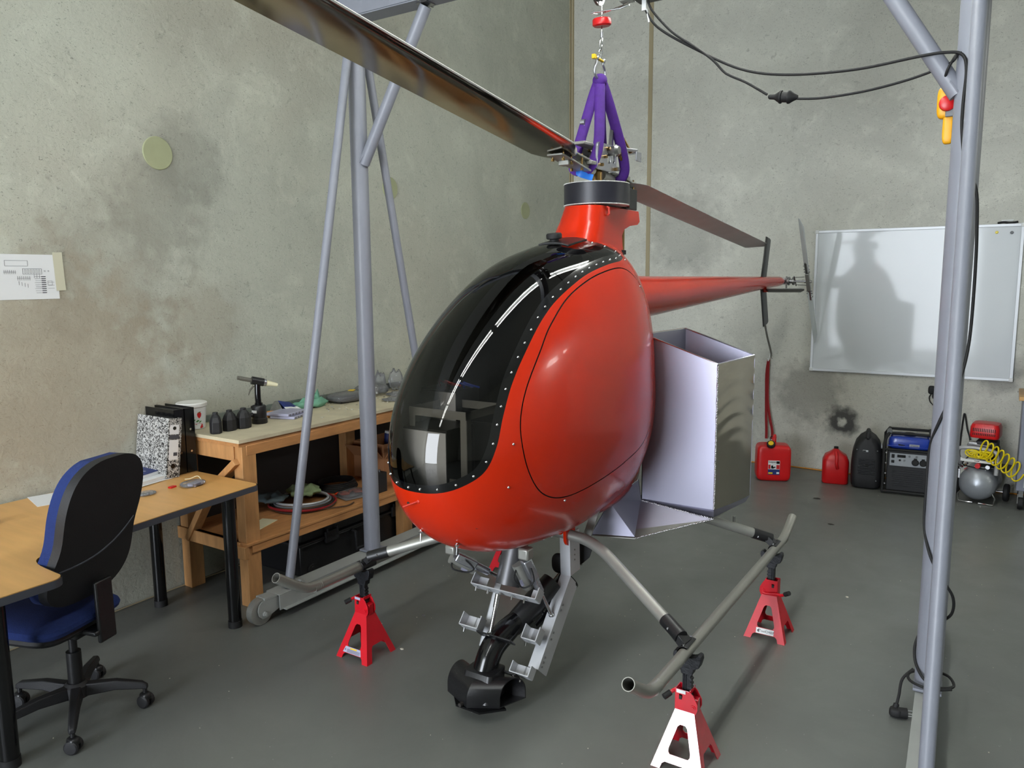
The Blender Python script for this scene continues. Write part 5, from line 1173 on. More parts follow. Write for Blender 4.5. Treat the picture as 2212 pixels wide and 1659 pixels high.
wrap(mb, tc_, .066, .078, [(x * 1, z) for x, z in [(-.05, .008), (-.03, .006), (0, .004), (.03, .006), (.045, .010), (.040, .030), (.020, .038), (0, .034), (-.02, .040), (-.04, .030)]], ca)
obj('strawberry_print', mb, 'strawberry', t, smooth=0)
mb = MB()
for (x, z, w, h, ) in ((-.035, .075, .012, .004), (-.01, .055, .010, .004), (.01, .050, .012, .004), (-.03, .055, .008, .006), (.025, .045, .01, .003), (-.04, .09, .006, .005), (.020, .098, .012, .003)): wrap(mb, tc_, .066, .078, [(x - w, z - h), (x, z - h * 1.6), (x + w, z + h), (x, z + h * 1.4)], ca)
obj('leaf_print', mb, 'green_ink', t, smooth=0)
text('tub_lettering', '%s' % '5', .020, 'white', t, tc_ + Vector((.0685 * math.cos(ca - .1), .0685 * math.sin(ca - .1), .020)), (-math.sin(ca), math.cos(ca), 0), (0, 0, 1))
for k, (x, y, a, lb) in enumerate(((.335, -4.655, .5, 'black faceted bottle shape nearest the binders, leftmost of three'), (.335, -4.565, -.3, 'middle of three black faceted bottle shapes on the bench'), (.345, -4.480, -.5, 'black faceted bottle shape nearest the rivet gun, rightmost of three'))):
    rings = []
    for z, w, dd in ((0, .036, .030), (.012, .038, .032), (.062, .038, .032), (.088, .028, .024), (.104, .015, .014), (.116, .015, .014)):
        rings.append([Vector((x, y, Zb + z)) + Matrix.Rotation(a + .45, 3, 'Z') @ Vector((dd * px, w * py, 0)) for px, py in ((1, -.35), (1, .35), (.6, 1), (-.6, 1), (-1, .35), (-1, -.35), (-.6, -1), (.6, -1))])
    solo('faceted_bottle', lb, 'bottle', MB().loft(rings), 'chair_black', group='black faceted bottle shapes on the bench', smooth=0, bev=.003)
t = thing('rivet_gun', 'black pneumatic rivet gun with cream nozzle standing on bench', 'rivet gun', (.30, -4.335, Zb))
g0 = Vector((.30, -4.335, Zb)); hv = Vector((.45, .86, -.25)).normalized()
obj('base_cylinder', MB().lathe([(.043, 0), (.045, .003), (.045, .030), (.041, .034), (.041, .098), (.036, .106), (.018, .108)], g0, 32), 'black_plastic', t)
obj('handle', MB().tube(smooth_path([g0 + Vector((0, 0, .10)), g0 + Vector((0, -.004, .16)), g0 + Vector((0, -.002, .235))], 5), .017, 18), 'black_gloss', t)
obj('collar', MB().cyl(g0 + Vector((0, 0, .105)), g0 + Vector((0, 0, .12)), .022, n=20), 'black_gloss', t)
hc_ = g0 + Vector((0, 0, .245))
obj('head', MB().cyl(hc_ - hv * .035, hc_ + hv * .034, .0235, n=24), 'black_plastic', t)
obj('rear_tube', MB().cyl(hc_ - hv * .10, hc_ - hv * .034, .0125, n=18).cyl(hc_ - hv * .115, hc_ - hv * .10, .011, n=14), 'stained_glass', t)
obj('nose_ring', MB().cyl(hc_ + hv * .034, hc_ + hv * .048, .021, n=24), 'aluminium', t); obj('nozzle', MB().cyl(hc_ + hv * .048, hc_ + hv * .115, .018, .010, 24), 'cream', t)
obj('trigger', MB().tube([hc_ + Vector((-.004, -.025, -.022)), hc_ + Vector((-.012, -.045, -.045)), hc_ + Vector((-.014, -.058, -.075))], [.006, .006, .003], 8), 'stained_glass', t)
obj('hose_fitting', MB().cyl(g0 + Vector((-.01, -.035, .055)), g0 + Vector((-.012, -.065, .05)), .014, n=16).cyl(g0 + Vector((-.01, -.04, .095)), g0 + Vector((-.01, -.02, .10)), .012, n=12), 'black_plastic', t)
obj('name_label', MB().lathe([(.0415, .066), (.0418, .067), (.0418, .082), (.0415, .083)], g0, 40), 'white', t) if False else None
lb_ = MB(); V = []
for i in range(9):
    a = math.radians(-118 + 60 * i / 8)
    for z in (.064, .080): V.append((g0.x + .0416 * math.cos(a), g0.y + .0416 * math.sin(a), g0.z + z))
lb_.add(V, [(2 * i, 2 * i + 2, 2 * i + 3, 2 * i + 1) for i in range(8)]); obj('name_label', lb_, 'white', t, recalc=False)
for k in range(2): 
    t = thing('parts_organiser', ('lilac clear parts case lying topmost on its twin, bench front', 'lilac clear parts case lying directly on bench, under its twin')[k], 'parts case', (.27, -4.10, Zb + (.016 if k == 0 else 0)), 0)
    c = Vector((.265 + k * .02, -4.105 + k * .012, Zb + (.026 if k == 0 else .0085)))
    obj('case_base', MB().box(c, (.16, .20, .016), .25 + .1 * k), 'lilac_plastic', t, bev=.003); dv_ = MB(); R = Matrix.Rotation(.25 + .1 * k, 3, 'Z')
    for q in range(6): dv_.box(c + R @ Vector((.080, -.08 + q * .032, 0)), (.002, .014, .009), R)
    obj('case_contents', dv_, 'grey_plastic', t, smooth=0)
t = thing('parts_basket', 'small woven tan basket behind the rivet gun', 'basket', (.19, -4.17, Zb)); obj('basket_body', MB().loft([[Vector((.19 + x * k, -4.17 + y * k, Zb + z)) for x, y in rrect(.06, .09, .01)] for k, z in ((.8, 0), (1, .03), (.93, .03), (.75, .004))]), 'basket', t)
for k in range(2): obj('basket_rim', MB().tube([(.19 + x, -4.17 + y, Zb + .012 + k * .014) for x, y in rrect(.056 + .004 * k, .086 + .004 * k, .01)], .003, 6, closed=True), 'basket', t)
t = thing('foil_pouch', 'silver foil pouch with navy and white printed label, beside rivet gun', 'pouch', (.14, -4.03, Zb))
V = [(.09, -4.11, 0), (.22, -4.09, 0), (.215, -3.93, 0), (.10, -3.94, 0), (.10, -4.06, .075), (.14, -4.055, .082), (.15, -3.99, .055), (.11, -3.98, .06)]
obj('pouch_body', MB().add([(x, y, Zb + z + .001) for x, y, z in V], [(0, 1, 5, 4), (1, 2, 6, 5), (2, 3, 7, 6), (3, 0, 4, 7), (4, 5, 6, 7), (0, 3, 2, 1)]), 'foil', t, bev=.008)
V = [(.150, -4.068, .083), (.225, -4.055, .012), (.222, -3.935, .010), (.156, -3.985, .062)]
obj('pouch_label', MB().add([(x, y, Zb + z) for x, y, z in V] + [(x - .002, y, Zb + z - .002) for x, y, z in V], [(0, 1, 2, 3), (7, 6, 5, 4), (0, 4, 5, 1), (1, 5, 6, 2), (2, 6, 7, 3), (3, 7, 4, 0)]), 'navy', t, smooth=0)
V2 = [Vector(V[0]).lerp(Vector(V[1]), .55), Vector(V[0]).lerp(Vector(V[1]), .86), Vector(V[3]).lerp(Vector(V[2]), .86), Vector(V[3]).lerp(Vector(V[2]), .55)]
obj('label_panel', MB().add([(v.x + .0015, v.y, v.z + Zb + .0015) for v in V2], [(0, 1, 2, 3)]), 'white', t, smooth=0, recalc=False)
solo('yellow_block', 'small yellow plastic piece between bottles and rivet gun', 'plastic part', MB().box((.22, -4.385, Zb + .010), (.04, .05, .018), .4), 'yellow', bev=.003)
def crumple(name, lb, cat, c, r, m, seed, amp=.35, n=26, mm=14):
    random.seed(seed); mb = MB().sell(c, r, .9, n, mm); ph_ = [random.uniform(0, 6) for _ in range(6)]; V = []
    for x, y, z in mb.v:
        u, v_, w_ = x - c[0], y - c[1], z - c[2]; k = 1 + amp * (math.sin(u / r[0] * 4 + ph_[0]) * math.sin(v_ / r[1] * 5 + ph_[1]) + .5 * math.sin(u / r[0] * 9 + v_ / r[1] * 7 + ph_[2]))
        V.append((c[0] + u * (1 + amp * .3 * math.sin(v_ / r[1] * 6 + ph_[3])), c[1] + v_ * (1 + amp * .3 * math.sin(u / r[0] * 6 + ph_[4])), max(c[2] - r[2] * .95, c[2] + w_ * k)))
    mb.v = V; return solo(name, lb, cat, mb, m, smooth=80)
crumple('cleaning_cloth', 'crumpled teal cloth on bench between gantry braces', 'cloth', (.14, -3.80, Zb + .025), (.06, .13, .027), 'teal_cloth', 2, .6)
crumple('cleaning_cloth', 'small crumpled teal tissue near back of bench by the wall', 'cloth', (.08, -3.72, Zb + .04), (.035, .05, .042), 'teal_cloth', 9, .7)
t = thing('bagged_tray', 'black tray wrapped in clear film on the bench', 'tray', (.16, -3.48, Zb))
obj('tray_base', MB().box((.16, -3.48, Zb + .012), (.14, .24, .018), -.1).box((.15, -3.50, Zb + .034), (.12, .20, .012), .12), 'chair_black', t, bev=.003); obj('film_wrap', MB().sell((.16, -3.46, Zb + .030), (.10, .17, .028), .6), 'clear_bag', t)
solo('yellow_tag', 'yellow card lying on the film wrapped tray', 'card', MB().box((.12, -3.40, Zb + .062), (.04, .06, .002), .5), 'yellow')
for k, (x, y, sx, sy, h, lb) in enumerate(((.12, -3.20, .10, .14, .04, 'clear crumpled plastic bag beyond the wrapped tray'), (.10, -2.92, .05, .06, .075, 'upright clear zip bag near far end of the visible bench'), (.30, -3.10, .09, .10, .012, 'flat clear bag of small parts near bench front edge'), (.06, -3.05, .04, .05, .07, 'clear plastic bag standing behind gantry post on bench'), (.42, -3.30, .07, .09, .010, 'clear bag lying at bench front just left of the canopy'))):
    crumple('plastic_bag', lb, 'plastic bag', (x, y, Zb + h), (sx, sy, h), 'clear_bag', 20 + k, .28)
solo('glass_jar', 'small glass jar with steel lid on the bench behind gantry post', 'jar', MB().lathe([(.022, 0), (.024, .003), (.024, .045), (.020, .052), (.022, .053), (.022, .064), (.001, .065)], (.10, -3.14, Zb), 20), 'steel')
random.seed(11); dmb = MB()
for k in range(150):
    y = -4.1 + 1.75 * random.random(); x = .05 + .45 * random.random() ** 1.3; s_ = random.uniform(.002, .007); dmb.box((x, y, Zb + s_ * .4), (s_, s_ * random.uniform(.6, 2.2), s_ * .7), random.uniform(0, 3))
o = solo('offcuts', 'scattered small offcuts, shavings and hardware over the bench top', 'offcuts', dmb, 'dust', smooth=0); o['kind'] = 'stuff'
random.seed(12); dmb = MB()
for k in range(70):
    y = -3.85 + 1.3 * random.random(); x = .08 + .30 * random.random(); s_ = random.uniform(.003, .006); dmb.cyl((x, y, Zb + s_), (x + random.uniform(-.012, .012), y + random.uniform(-.012, .012), Zb + s_), s_ * .5, n=6)
o = solo('loose_fasteners', 'loose metal bolts and rivets scattered on the bench top', 'fasteners', dmb, 'steel', smooth=0); o['kind'] = 'stuff'
# things on the lower shelf
SZ = .360
t = thing('hose_coil', 'coil of grey and maroon hoses on lower shelf', 'hose', (.30, -4.06, SZ))
for k, (r_, z, m) in enumerate(((.195, .010, 'sling_strap' if False else 'brown'), (.185, .022, 'black_rubber'), (.172, .034, 'grey_plastic'), (.158, .044, 'frame_alu'), (.20, .020, 'red_strap'))):
    obj('hose_loop', MB().tube([(.31 + r_ * 1.0 * math.cos(a) + .006 * math.sin(3 * a + k), -4.05 + r_ * math.sin(a), SZ + z + .004 * math.sin(2 * a + k)) for a in np.linspace(0, 2 * PI, 41)[:-1]], .0075, 10, closed=True), m, t)
obj('hose_tail', MB().tube(smooth_path([(.45, -4.16, SZ + .012), (.55, -4.0, SZ + .010), (.575, -3.93, SZ + .008), (.56, -3.86, SZ + .008)], 6), .004, 8), 'brown', t)
crumple('green_rag', 'folded green rag lying over the hose coil', 'rag', (.27, -4.00, SZ + .075), (.10, .10, .028), 'green_cloth', 31, .6)
crumple('grey_rag', 'slate grey rag at left end of the hose coil', 'rag', (.20, -4.20, SZ + .068), (.10, .09, .022), 'slate_cloth', 33, .5)
t = thing('black_cable_coil', 'coiled black cable behind the pliers pack on lower shelf', 'cable', (.22, -3.62, SZ))
for k in range(5): obj('cable_loop', MB().tube([(.20 + (.13 - .006 * k) * math.cos(a), -3.66 + (.15 - .005 * k) * math.sin(a), SZ + .010 + .010 * k) for a in np.linspace(0, 2 * PI, 33)[:-1]], .006, 8, closed=True), 'black_rubber', t)
t = thing('pliers_pack', 'blister pack of orange handled pliers on lower shelf', 'pliers', (.42, -3.72, SZ))
obj('backing_card', MB().box((.44, -3.72, SZ + .006), (.16, .24, .003), -.25), 'panel_grey', t, smooth=0)
for k, (x, y, a) in enumerate(((.40, -3.78, .9), (.43, -3.69, .6))):
    for s in (-1, 1): obj('plier_handle', MB().tube(smooth_path([(x + .03 * math.cos(a), y + .03 * math.sin(a), SZ + .018), (x - .02 + .015 * s, y - .02 * s, SZ + .02), (x - .05, y - .012 + .022 * s, SZ + .016)], 4), .008, 8), 'orange_red', t)
    obj('plier_jaw', MB().bar((x + .03 * math.cos(a), y + .03 * math.sin(a), SZ + .016), (x + .065 * math.cos(a), y + .065 * math.sin(a), SZ + .016), .014, .01), 'steel', t)
obj('blister', MB().sell((.42, -3.73, SZ + .018), (.07, .10, .016), .6), 'clear_bag', t)
t = thing('cardboard_box', 'open brown cardboard box on the lower shelf', 'box', (.22, -3.20, SZ))
bx_ = MB()
for (c, dd) in (((.37, -3.20, SZ + .13), (.004, .34, .26)), ((.09, -3.20, SZ + .13), (.004, .34, .26)), ((.23, -3.37, SZ + .13), (.28, .004, .26)), ((.23, -3.03, SZ + .13), (.28, .004, .26)), ((.23, -3.20, SZ + .003), (.28, .34, .004))): bx_.box(c, dd)
obj('box_body', bx_, 'cardboard', t, smooth=0)
obj('box_flap', MB().box((.23, -3.415, SZ + .205), (.28, .004, .12), Matrix.Rotation(.75, 3, 'X')), 'cardboard', t, smooth=0)
obj('box_flap', MB().box((.405, -3.20, SZ + .205), (.004, .32, .12), Matrix.Rotation(.6, 3, 'Y')), 'cardboard', t, smooth=0)
t = thing('blue_white_can', 'blue and white item poking out of the cardboard box', 'tin', (.25, -3.22, SZ + .22)); obj('can_body', MB().cyl((.25, -3.2, SZ + .008), (.26, -3.19, SZ + .30), .03, n=16), 'navy', t); obj('can_top', MB().cyl((.26, -3.19, SZ + .30), (.262, -3.188, SZ + .315), .028, n=16), 'white', t)
t = thing('lead_battery', 'black battery with terminals on the lower shelf beside canopy', 'battery', (.50, -3.62, SZ))
obj('battery_case', MB().box((.505, -3.60, SZ + .065), (.075, .14, .13)), 'chair_black', t, bev=.003)
for y in (-3.64, -3.56): obj('terminal', MB().cyl((.505, y, SZ + .13), (.505, y, SZ + .145), .007, n=8), 'steel', t)
solo('folded_paper', 'cream paper lying on lower shelf next to the front leg', 'paper', MB().box((.40, -4.45, SZ + .002), (.10, .20, .003), .3), 'cream', smooth=0)
t = thing('tool_case', 'large black hard case on the floor under the workbench', 'case', (.30, -3.75, 0))
obj('case_bottom', MB().box((.30, -3.72, .095), (.42, 1.08, .19)), 'black_plastic', t, bev=.012); obj('case_lid', MB().box((.30, -3.72, .235), (.42, 1.08, .07)), 'black_plastic', t, bev=.014)
obj('case_lip', MB().box((.30, -3.72, .195), (.45, 1.11, .016)), 'chair_black', t, bev=.004)
for y in (-4.02, -3.42):
    l_ = obj('case_latch', MB().box((.522, y, .195), (.018, .11, .07)), 'chair_black', t, bev=.004)
    for q in (-.04, .04): obj('latch_rib', MB().box((.528, y + q, .225), (.014, .010, .05)), 'chair_black', l_, bev=.002)
obj('case_handle', MB().tube([(.515, -3.84, .175), (.545, -3.84, .17), (.548, -3.84, .06), (.548, -3.66, .06), (.545, -3.66, .17), (.515, -3.66, .175)], .010, 10), 'chair_black', t)
for y in (-4.18, -3.26): obj('case_foot', MB().cyl((.50, y, .03), (.52, y, .03), .03, n=18), 'black_rubber', t)
# ------------------------------------------------------------------ along the back wall
t = thing('fuel_can', 'large red fuel can with black cap and label, below red strap', 'fuel can', (2.28, -.55, 0), 0)
fa = .38; R = Matrix.Rotation(fa, 3, 'Z'); c = Vector((2.285, -.535, 0))
obj('can_body', MB().sell(c + Vector((0, 0, .155)), (.142, .10, .157), .28, 40, 24, R, .28), 'red_plastic', t)
obj('can_handle', MB().tube(smooth_path([c + R @ Vector((-.01, -.055, .305)), c + R @ Vector((.0, -.03, .365)), c + R @ Vector((.015, .03, .375)), c + R @ Vector((.02, .075, .30))], 5), .014, 12), 'red_plastic', t)
cp = c + R @ Vector((-.03, -.085, .315)); cn = (R @ Vector((-.12, -.62, .65))).normalized()
obj('cap', MB().cyl(cp - cn * .03, cp + cn * .004, .026, n=20).lathe([(.032, 0), (.035, .004), (.035, .022), (.031, .028)], cp, 24, tuple(cn)), 'black_rubber', t); obj('cap_disc', MB().cyl(cp + cn * .028, cp + cn * .0325, .0215, n=20), 'yellow', t)
lo = c + R @ Vector((0.0, -.1022, .13)); lx = R @ Vector((1, 0, 0)); uz = Vector((0, 0, 1))
def lab(name, x0, x1, z0, z1, m, dpt, par): return obj(name, MB().plate([(x0, z0), (x1, z0), (x1, z1), (x0, z1)], [], lo - (R @ Vector((0, 1, 0))) * dpt, lx, uz, -.0008), m, par, smooth=0)
L0 = lab('can_label', -.050, .046, -.068, .055, 'white', .001, t)
lab('label_lower', -.050, .046, -.068, -.022, 'navy', .002, L0); lab('label_red', .018, .044, -.018, .018, 'strawberry', .002, L0); lab('label_mid', -.048, -.030, -.018, .018, 'strawberry', .002, L0); lab('label_corner', .018, .044, .028, .050, 'black_band', .002, L0); lab('label_bar', .020, .042, -.060, -.044, 'paper', .003, L0); lab('label_yellow', -.046, -.012, -.062, -.048, 'yellow', .003, L0)
text('label_lettering', 'Scepter', .022, 'black_band', L0, lo - (R @ Vector((0, 1, 0))) * .0022 + lx * -.014 + uz * .042, lx, uz)
obj('label_figure', MB().plate([(-.024, -.014), (-.010, -.016), (.012, -.004), (.006, .004), (-.006, -.002), (-.012, .014), (-.024, .010)], [], lo - (R @ Vector((0, 1, 0))) * .002, lx, uz, -.0006), 'black_band', L0, smooth=0)
t = thing('small_fuel_can', 'smaller red fuel can with moulded handle beside black generator', 'fuel can', (2.76, -.36, 0))
fa = .20; R = Matrix.Rotation(fa, 3, 'Z'); c = Vector((2.765, -.36, 0))
rings = []
for z, w, dd, ox in ((0, .096, .085, 0), (.01, .104, .093, 0), (.19, .104, .093, 0), (.235, .085, .08, 0), (.262, .045, .05, .0), (.285, .020, .025, .0), (.29, .01, .012, .0)):
    rings.append([c + R @ Vector((x + ox, y, z)) for x, y in rrect(2 * w, 2 * dd, min(w, dd) * .45, 5)])
obj('can_body', MB().loft(rings), 'red_plastic', t, smooth=50)
obj('can_handle', MB().tube(smooth_path([c + R @ Vector((.0, -.05, .268)), c + R @ Vector((.005, -.095, .235)), c + R @ Vector((.005, -.105, .18)), c + R @ Vector((.015, -.088, .135))], 5), .013, 12), 'red_plastic', t)
obj('cap', MB().cyl(c + R @ Vector((.0, .01, .285)), c + R @ Vector((0, .01, .305)), .018, n=16), 'black_rubber', t)
# black generator
t = thing('black_generator', 'black plastic inverter generator with louvred front, between can and blue generator', 'generator', (3.00, -.36, 0))
fa = .12; R = Matrix.Rotation(fa, 3, 'Z'); c = Vector((3.005, -.33, 0)); rings = []
for z, w, dd in ((.012, .098, .20), (.03, .112, .22), (.10, .118, .228), (.22, .118, .23), (.30, .112, .22), (.37, .092, .20), (.415, .06, .17), (.44, .025, .15)):
    rings.append([c + R @ Vector((x, y * (1), z)) for x, y in rrect(2 * w, .30 + (dd - .2) * .6, .05, 6)])
obj('generator_shell', MB().loft(rings), 'chair_black', t, smooth=50)
fo = lambda x, z, y=-.152: c + R @ Vector((x, y, z))
lv = MB()
for k in range(11): lv.box(fo(0, .125 + k * .0125, -.166), (.125, .012, .005), R)
obj('louvres', lv, 'black_plastic', t, smooth=0, label='black front louvres')
obj('recoil_port', MB().cyl(fo(.0, .205, -.168), fo(.0, .205, -.175), .012, n=14), 'black_rubber', t)
obj('badge', MB().box(fo(-.012, .322, -.158), (.042, .006, .016), R), 'frame_alu', t, bev=.002); obj('badge_plate', MB().box(fo(-.02, .322, -.1615), (.022, .002, .011), R), 'black_band', t)
obj('carry_handle', MB().tube(smooth_path([c + R @ Vector((0, -.14, .425)), c + R @ Vector((.0, -.11, .462)), c + R @ Vector((0, .05, .462)), c + R @ Vector((0, .10, .43))], 5), .016, 12), 'chair_black', t)
for (x, z) in ((-.085, .33), (.085, .33), (.085, .08)): obj('case_screw', MB().cyl(fo(x * .9, z, -.155), fo(x * .9, z, -.163), .005, n=8), 'grey_plastic', t)
obj('status_light', MB().box(fo(-.035, .225, -.169), (.009, .003, .004), R).box(fo(-.055, .198, -.169), (.009, .003, .004), R), 'white', t)
obj('side_badge', MB().box(c + R @ Vector((.105, -.06, .355)), (.012, .07, .03), R), 'panel_grey', t, bev=.003)
# blue generator
t = thing('blue_generator', 'blue topped open frame generator with grey socket panel', 'generator', (3.31, -.38, 0))
fa = .10; R = Matrix.Rotation(fa, 3, 'Z'); c = Vector((3.315, -.345, 0)); W2, D2, H2 = .178, .17, .50
fo = lambda x, z, y=-.155: c + R @ Vector((x, y, z))
obj('generator_body', MB().box(fo(0, .195, 0), (.31, .30, .34), R), 'chair_black', t, bev=.008)
lv = MB()
for k in range(9): lv.box(fo(.0, .065 + k * .017, -.153), (.22, .008, .006), R)
obj('louvres', lv, 'black_plastic', t, smooth=0)
frm = MB()
for s in (-1, 1):
    frm.tube(smooth_path([fo(s * W2, .02, -.17), fo(s * W2, .30, -.17), fo(s * W2, .40, -.165), fo(s * (W2 - .01), .455, -.14), fo(s * (W2 - .03), .485, -.09)], 5) + [fo(s * (W2 - .03), .49, .12), fo(s * W2, .44, .16), fo(s * W2, .02, .17), fo(s * W2, .02, -.17)], .012, 12)
obj('tube_frame', frm, 'black_rubber', t)
obj('frame_crossbar', MB().cyl(fo(-W2 + .03, .485, -.09), fo(W2 - .03, .485, -.09), .011).cyl(fo(-W2 + .03, .49, .10), fo(W2 - .03, .49, .10), .011), 'black_rubber', t)
obj('frame_crossbar', MB().cyl(fo(-W2, .022, -.17), fo(W2, .022, -.17), .012).cyl(fo(-W2, .365, -.168), fo(W2, .365, -.168), .010), 'black_rubber', t)
obj('foam_grip', MB().cyl(fo(-W2 + .03, .488, -.10), fo(-W2 + .03, .492, -.02), .020, n=14), 'grey_plastic', t)
obj('fuel_tank', MB().sell(fo(0, .415, -.01), (.150, .135, .052), .25, 40, 16, R, .35), 'blue_paint', t); obj('tank_flange', MB().box(fo(0, .392, -.01), (.315, .28, .008), R), 'blue_paint', t, bev=.002)
obj('tank_cap', MB().lathe([(.040, 0), (.042, .003), (.042, .018), (.036, .022)], fo(-.0, .462, -.02), 24), 'black_rubber', t); obj('fuel_gauge', MB().box(fo(.09, .466, -.02), (.045, .04, .010), R), 'black_rubber', t, bev=.003)
obj('tank_badge', MB().plate(rrect(.05, .014, .006), [], fo(-.055, .405, -.1445), R @ Vector((1, 0, 0)), (0, 0, 1), -.003), 'black_band', t)
bp_ = obj('tank_label', MB().box(fo(.035, .400, -.1445), (.072, .005, .028), R), 'panel_grey', t); text('tank_lettering', 'GT4800SEI', .0125, 'ink', bp_, fo(.035, .402, -.1475), R @ Vector((1, 0, 0)), (0, 0, 1))
pn_ = obj('socket_panel', MB().box(fo(-.005, .285, -.158), (.262, .006, .105), R), 'panel_grey', t, bev=.002)
for x in (.048, .103): sk_ = obj('socket', MB().lathe([(.024, 0), (.026, .003), (.026, .008), (.020, .014), (.001, .014)], fo(x, .272, -.161), 24, tuple(R @ Vector((0, -1, 0)))).box(fo(x, .30, -.164), (.022, .008, .010), R), 'black_rubber', pn_)
obj('display', MB().box(fo(-.052, .315, -.162), (.060, .004, .022), R), 'black_band', pn_, bev=.001)
for (x, z) in ((-.112, .312), (-.112, .268)): obj('rocker_switch', MB().box(fo(x, z, -.163), (.022, .006, .030 if z > .3 else .022), R), 'black_rubber', pn_, bev=.002)
for (x, z) in ((.005, .318), (.055, .318), (-.03, .282), (-.062, .282)): obj('breaker_button', MB().cyl(fo(x, z, -.161), fo(x, z, -.168), .008, n=14), 'grey_plastic' if x > -.06 else 'black_rubber', pn_)
for s in (-1, 1):
    for k in range(4): obj('frame_bolt', MB().cyl(fo(s * .162, .335 - k * .085, -.150), fo(s * .162, .335 - k * .085, -.158), .006, n=8), 'chrome', t)
# air compressor
t = thing('air_compressor', 'small silver tank air compressor with red motor cover and handle', 'air compressor', (3.86, -.35, 0))
fa = -.12; R = Matrix.Rotation(fa, 3, 'Z'); c = Vector((3.825, -.32, 0)); P3 = lambda x, y, z: c + R @ Vector((x, y, z))
obj('air_tank', MB().lathe([(.001, -.235), (.05, -.228), (.095, -.205), (.122, -.165), (.130, -.12), (.130, .12), (.10, .19), (.001, .22)], P3(0, 0, .155), 40, tuple(R @ Vector((0, 1, 0)))), 'tank_silver', t)
obj('rating_plate', MB().box(P3(.01, -.155, .268), (.085, .06, .004), R @ Matrix.Rotation(.55, 3, 'X')), 'frame_alu', t, bev=.002)
obj('red_decal', MB().box(P3(-.085, -.14, .262), (.022, .04, .004), R @ Matrix.Rotation(-.6, 3, 'Y')), 'red_plastic', t)
for s in (-1, 1):
    obj('wire_foot', MB().tube([P3(s * .02, -.17, .008), P3(s * .115, -.17, .008), P3(s * .125, -.17, .06), P3(s * .105, -.17, .095)], .006, 8), 'chrome', t)
    w_ = obj('wheel', MB().lathe([(.02, -.018), (.062, -.018), (.068, -.010), (.068, .010), (.062, .018), (.02, .018)], P3(s * .17, .06, .068), 28, tuple(R @ Vector((1, 0, 0)))), 'black_rubber', t)
    obj('wheel_hub', MB().lathe([(.001, -.02), (.028, -.02), (.028, .02), (.001, .02)], P3(s * .17, .06, .068), 16, tuple(R @ Vector((1, 0, 0)))), 'chair_black', w_)
obj('axle', MB().cyl(P3(-.19, .06, .068), P3(.19, .06, .068), .006), 'chrome', t)
obj('handle', MB().tube(smooth_path([P3(.118, -.15, .24), P3(.118, -.155, .38), P3(.10, -.155, .415), P3(.05, -.155, .428), P3(-.05, -.155, .432), P3(-.13, -.150, .42), P3(-.15, -.12, .38), P3(-.14, -.02, .27)], 5), .015, 14), 'handle_silver', t)
cov = []
for z, k in ((.50, .94), (.515, 1), (.58, .98), (.607, .88), (.613, .7)): cov.append([P3(.012 + x * k, .0 + y * k, z) for x, y in rrect(.20, .20, .035, 5)])
mc = obj('motor_cover', MB().loft(cov), 'red_plastic', t, smooth=40)
sl_ = MB()
for k in range(13): sl_.box(P3(.012 - .072 + .012 * k, -.099, .565), (.0055, .006, .026), R); 
for k in range(13): sl_.box(P3(.012 - .072 + .012 * k, -.099, .532), (.0055, .006, .018), R)
obj('cover_vents', sl_, 'dark_liner', mc, smooth=0)
obj('motor', MB().cyl(P3(-.02, .0, .38), P3(.11, .0, .38), .062, n=24).box(P3(.03, 0, .44), (.14, .14, .07), R), 'chair_black', t, bev=.006)
obj('cylinder_head', MB().box(P3(-.06, -.03, .42), (.06, .08, .08), R).box(P3(-.02, -.085, .44), (.15, .02, .02), R), 'steel', t, bev=.003)
obj('manifold_bracket', MB().plate([(-.12, -.010), (.10, -.010), (.10, .014), (.06, .014), (.05, .008), (-.10, .010), (-.12, .018)], [rrect(.035, .006, .002, 2, cx=-.01, cy=.0)], P3(0, -.175, .335), R @ Vector((1, 0, 0)), (0, 0, 1), -.004), 'white_metal', t, smooth=0)
obj('regulator', MB().cyl(P3(.0, -.165, .305), P3(.0, -.205, .303), .018, n=18), 'red_plastic', t, label='red pressure regulator knob')
obj('pressure_gauge', MB().cyl(P3(.065, -.165, .300), P3(.065, -.19, .300), .015, n=18), 'chrome', t); obj('outlet_valve', MB().cyl(P3(-.075, -.16, .31), P3(-.09, -.19, .295), .010, n=12).cyl(P3(-.11, -.13, .27), P3(-.14, -.17, .29), .009, n=10).box(P3(-.125, -.15, .22), (.012, .02, .07), R), 'chrome', t)
obj('air_line', MB().tube(smooth_path([P3(-.06, -.10, .37), P3(-.11, -.14, .30), P3(-.05, -.17, .285), P3(.05, -.16, .28), P3(.09, -.12, .30)], 5), .005, 8), 'black_rubber', t)
obj('lower_tray', MB().box(P3(.08, -.03, .285), (.22, .20, .008), R), 'chair_black', t)
ys = thing('yellow_air_hose', 'yellow coiled air hose draped over the silver compressor', 'hose', (3.95, -.45, .26))
pts = []
for i in range(0, 13 * 14):
    a = 2 * PI * i / 14; q = i / (13 * 14); rr_ = .045 - .008 * q
    base = P3(-.055, -.175, .395) if q < .45 else None
    if q < .45: bx0, by0, bz0 = -.08 + .09 * (q / .45), -.185, .392; pts.append(P3(bx0 + .055 * math.cos(a) + .04, by0 - .012 * math.sin(a * 1.0) - .004 * (i % 5), bz0 + .024 * math.sin(a) + .010 * math.sin(i * .37)))
    else:
        s_ = (q - .45) / .55; ctr = (.02 + .25 * s_, -.20, .445 - .16 * s_ ** 1.2); pts.append(P3(ctr[0] + .035 * math.cos(a), ctr[1] - .02 * math.cos(a), ctr[2] + .068 * math.sin(a + .5)))
obj('hose_coils', MB().tube(smooth_path(pts, 2), .0058, 8), 'hose_yellow', ys)
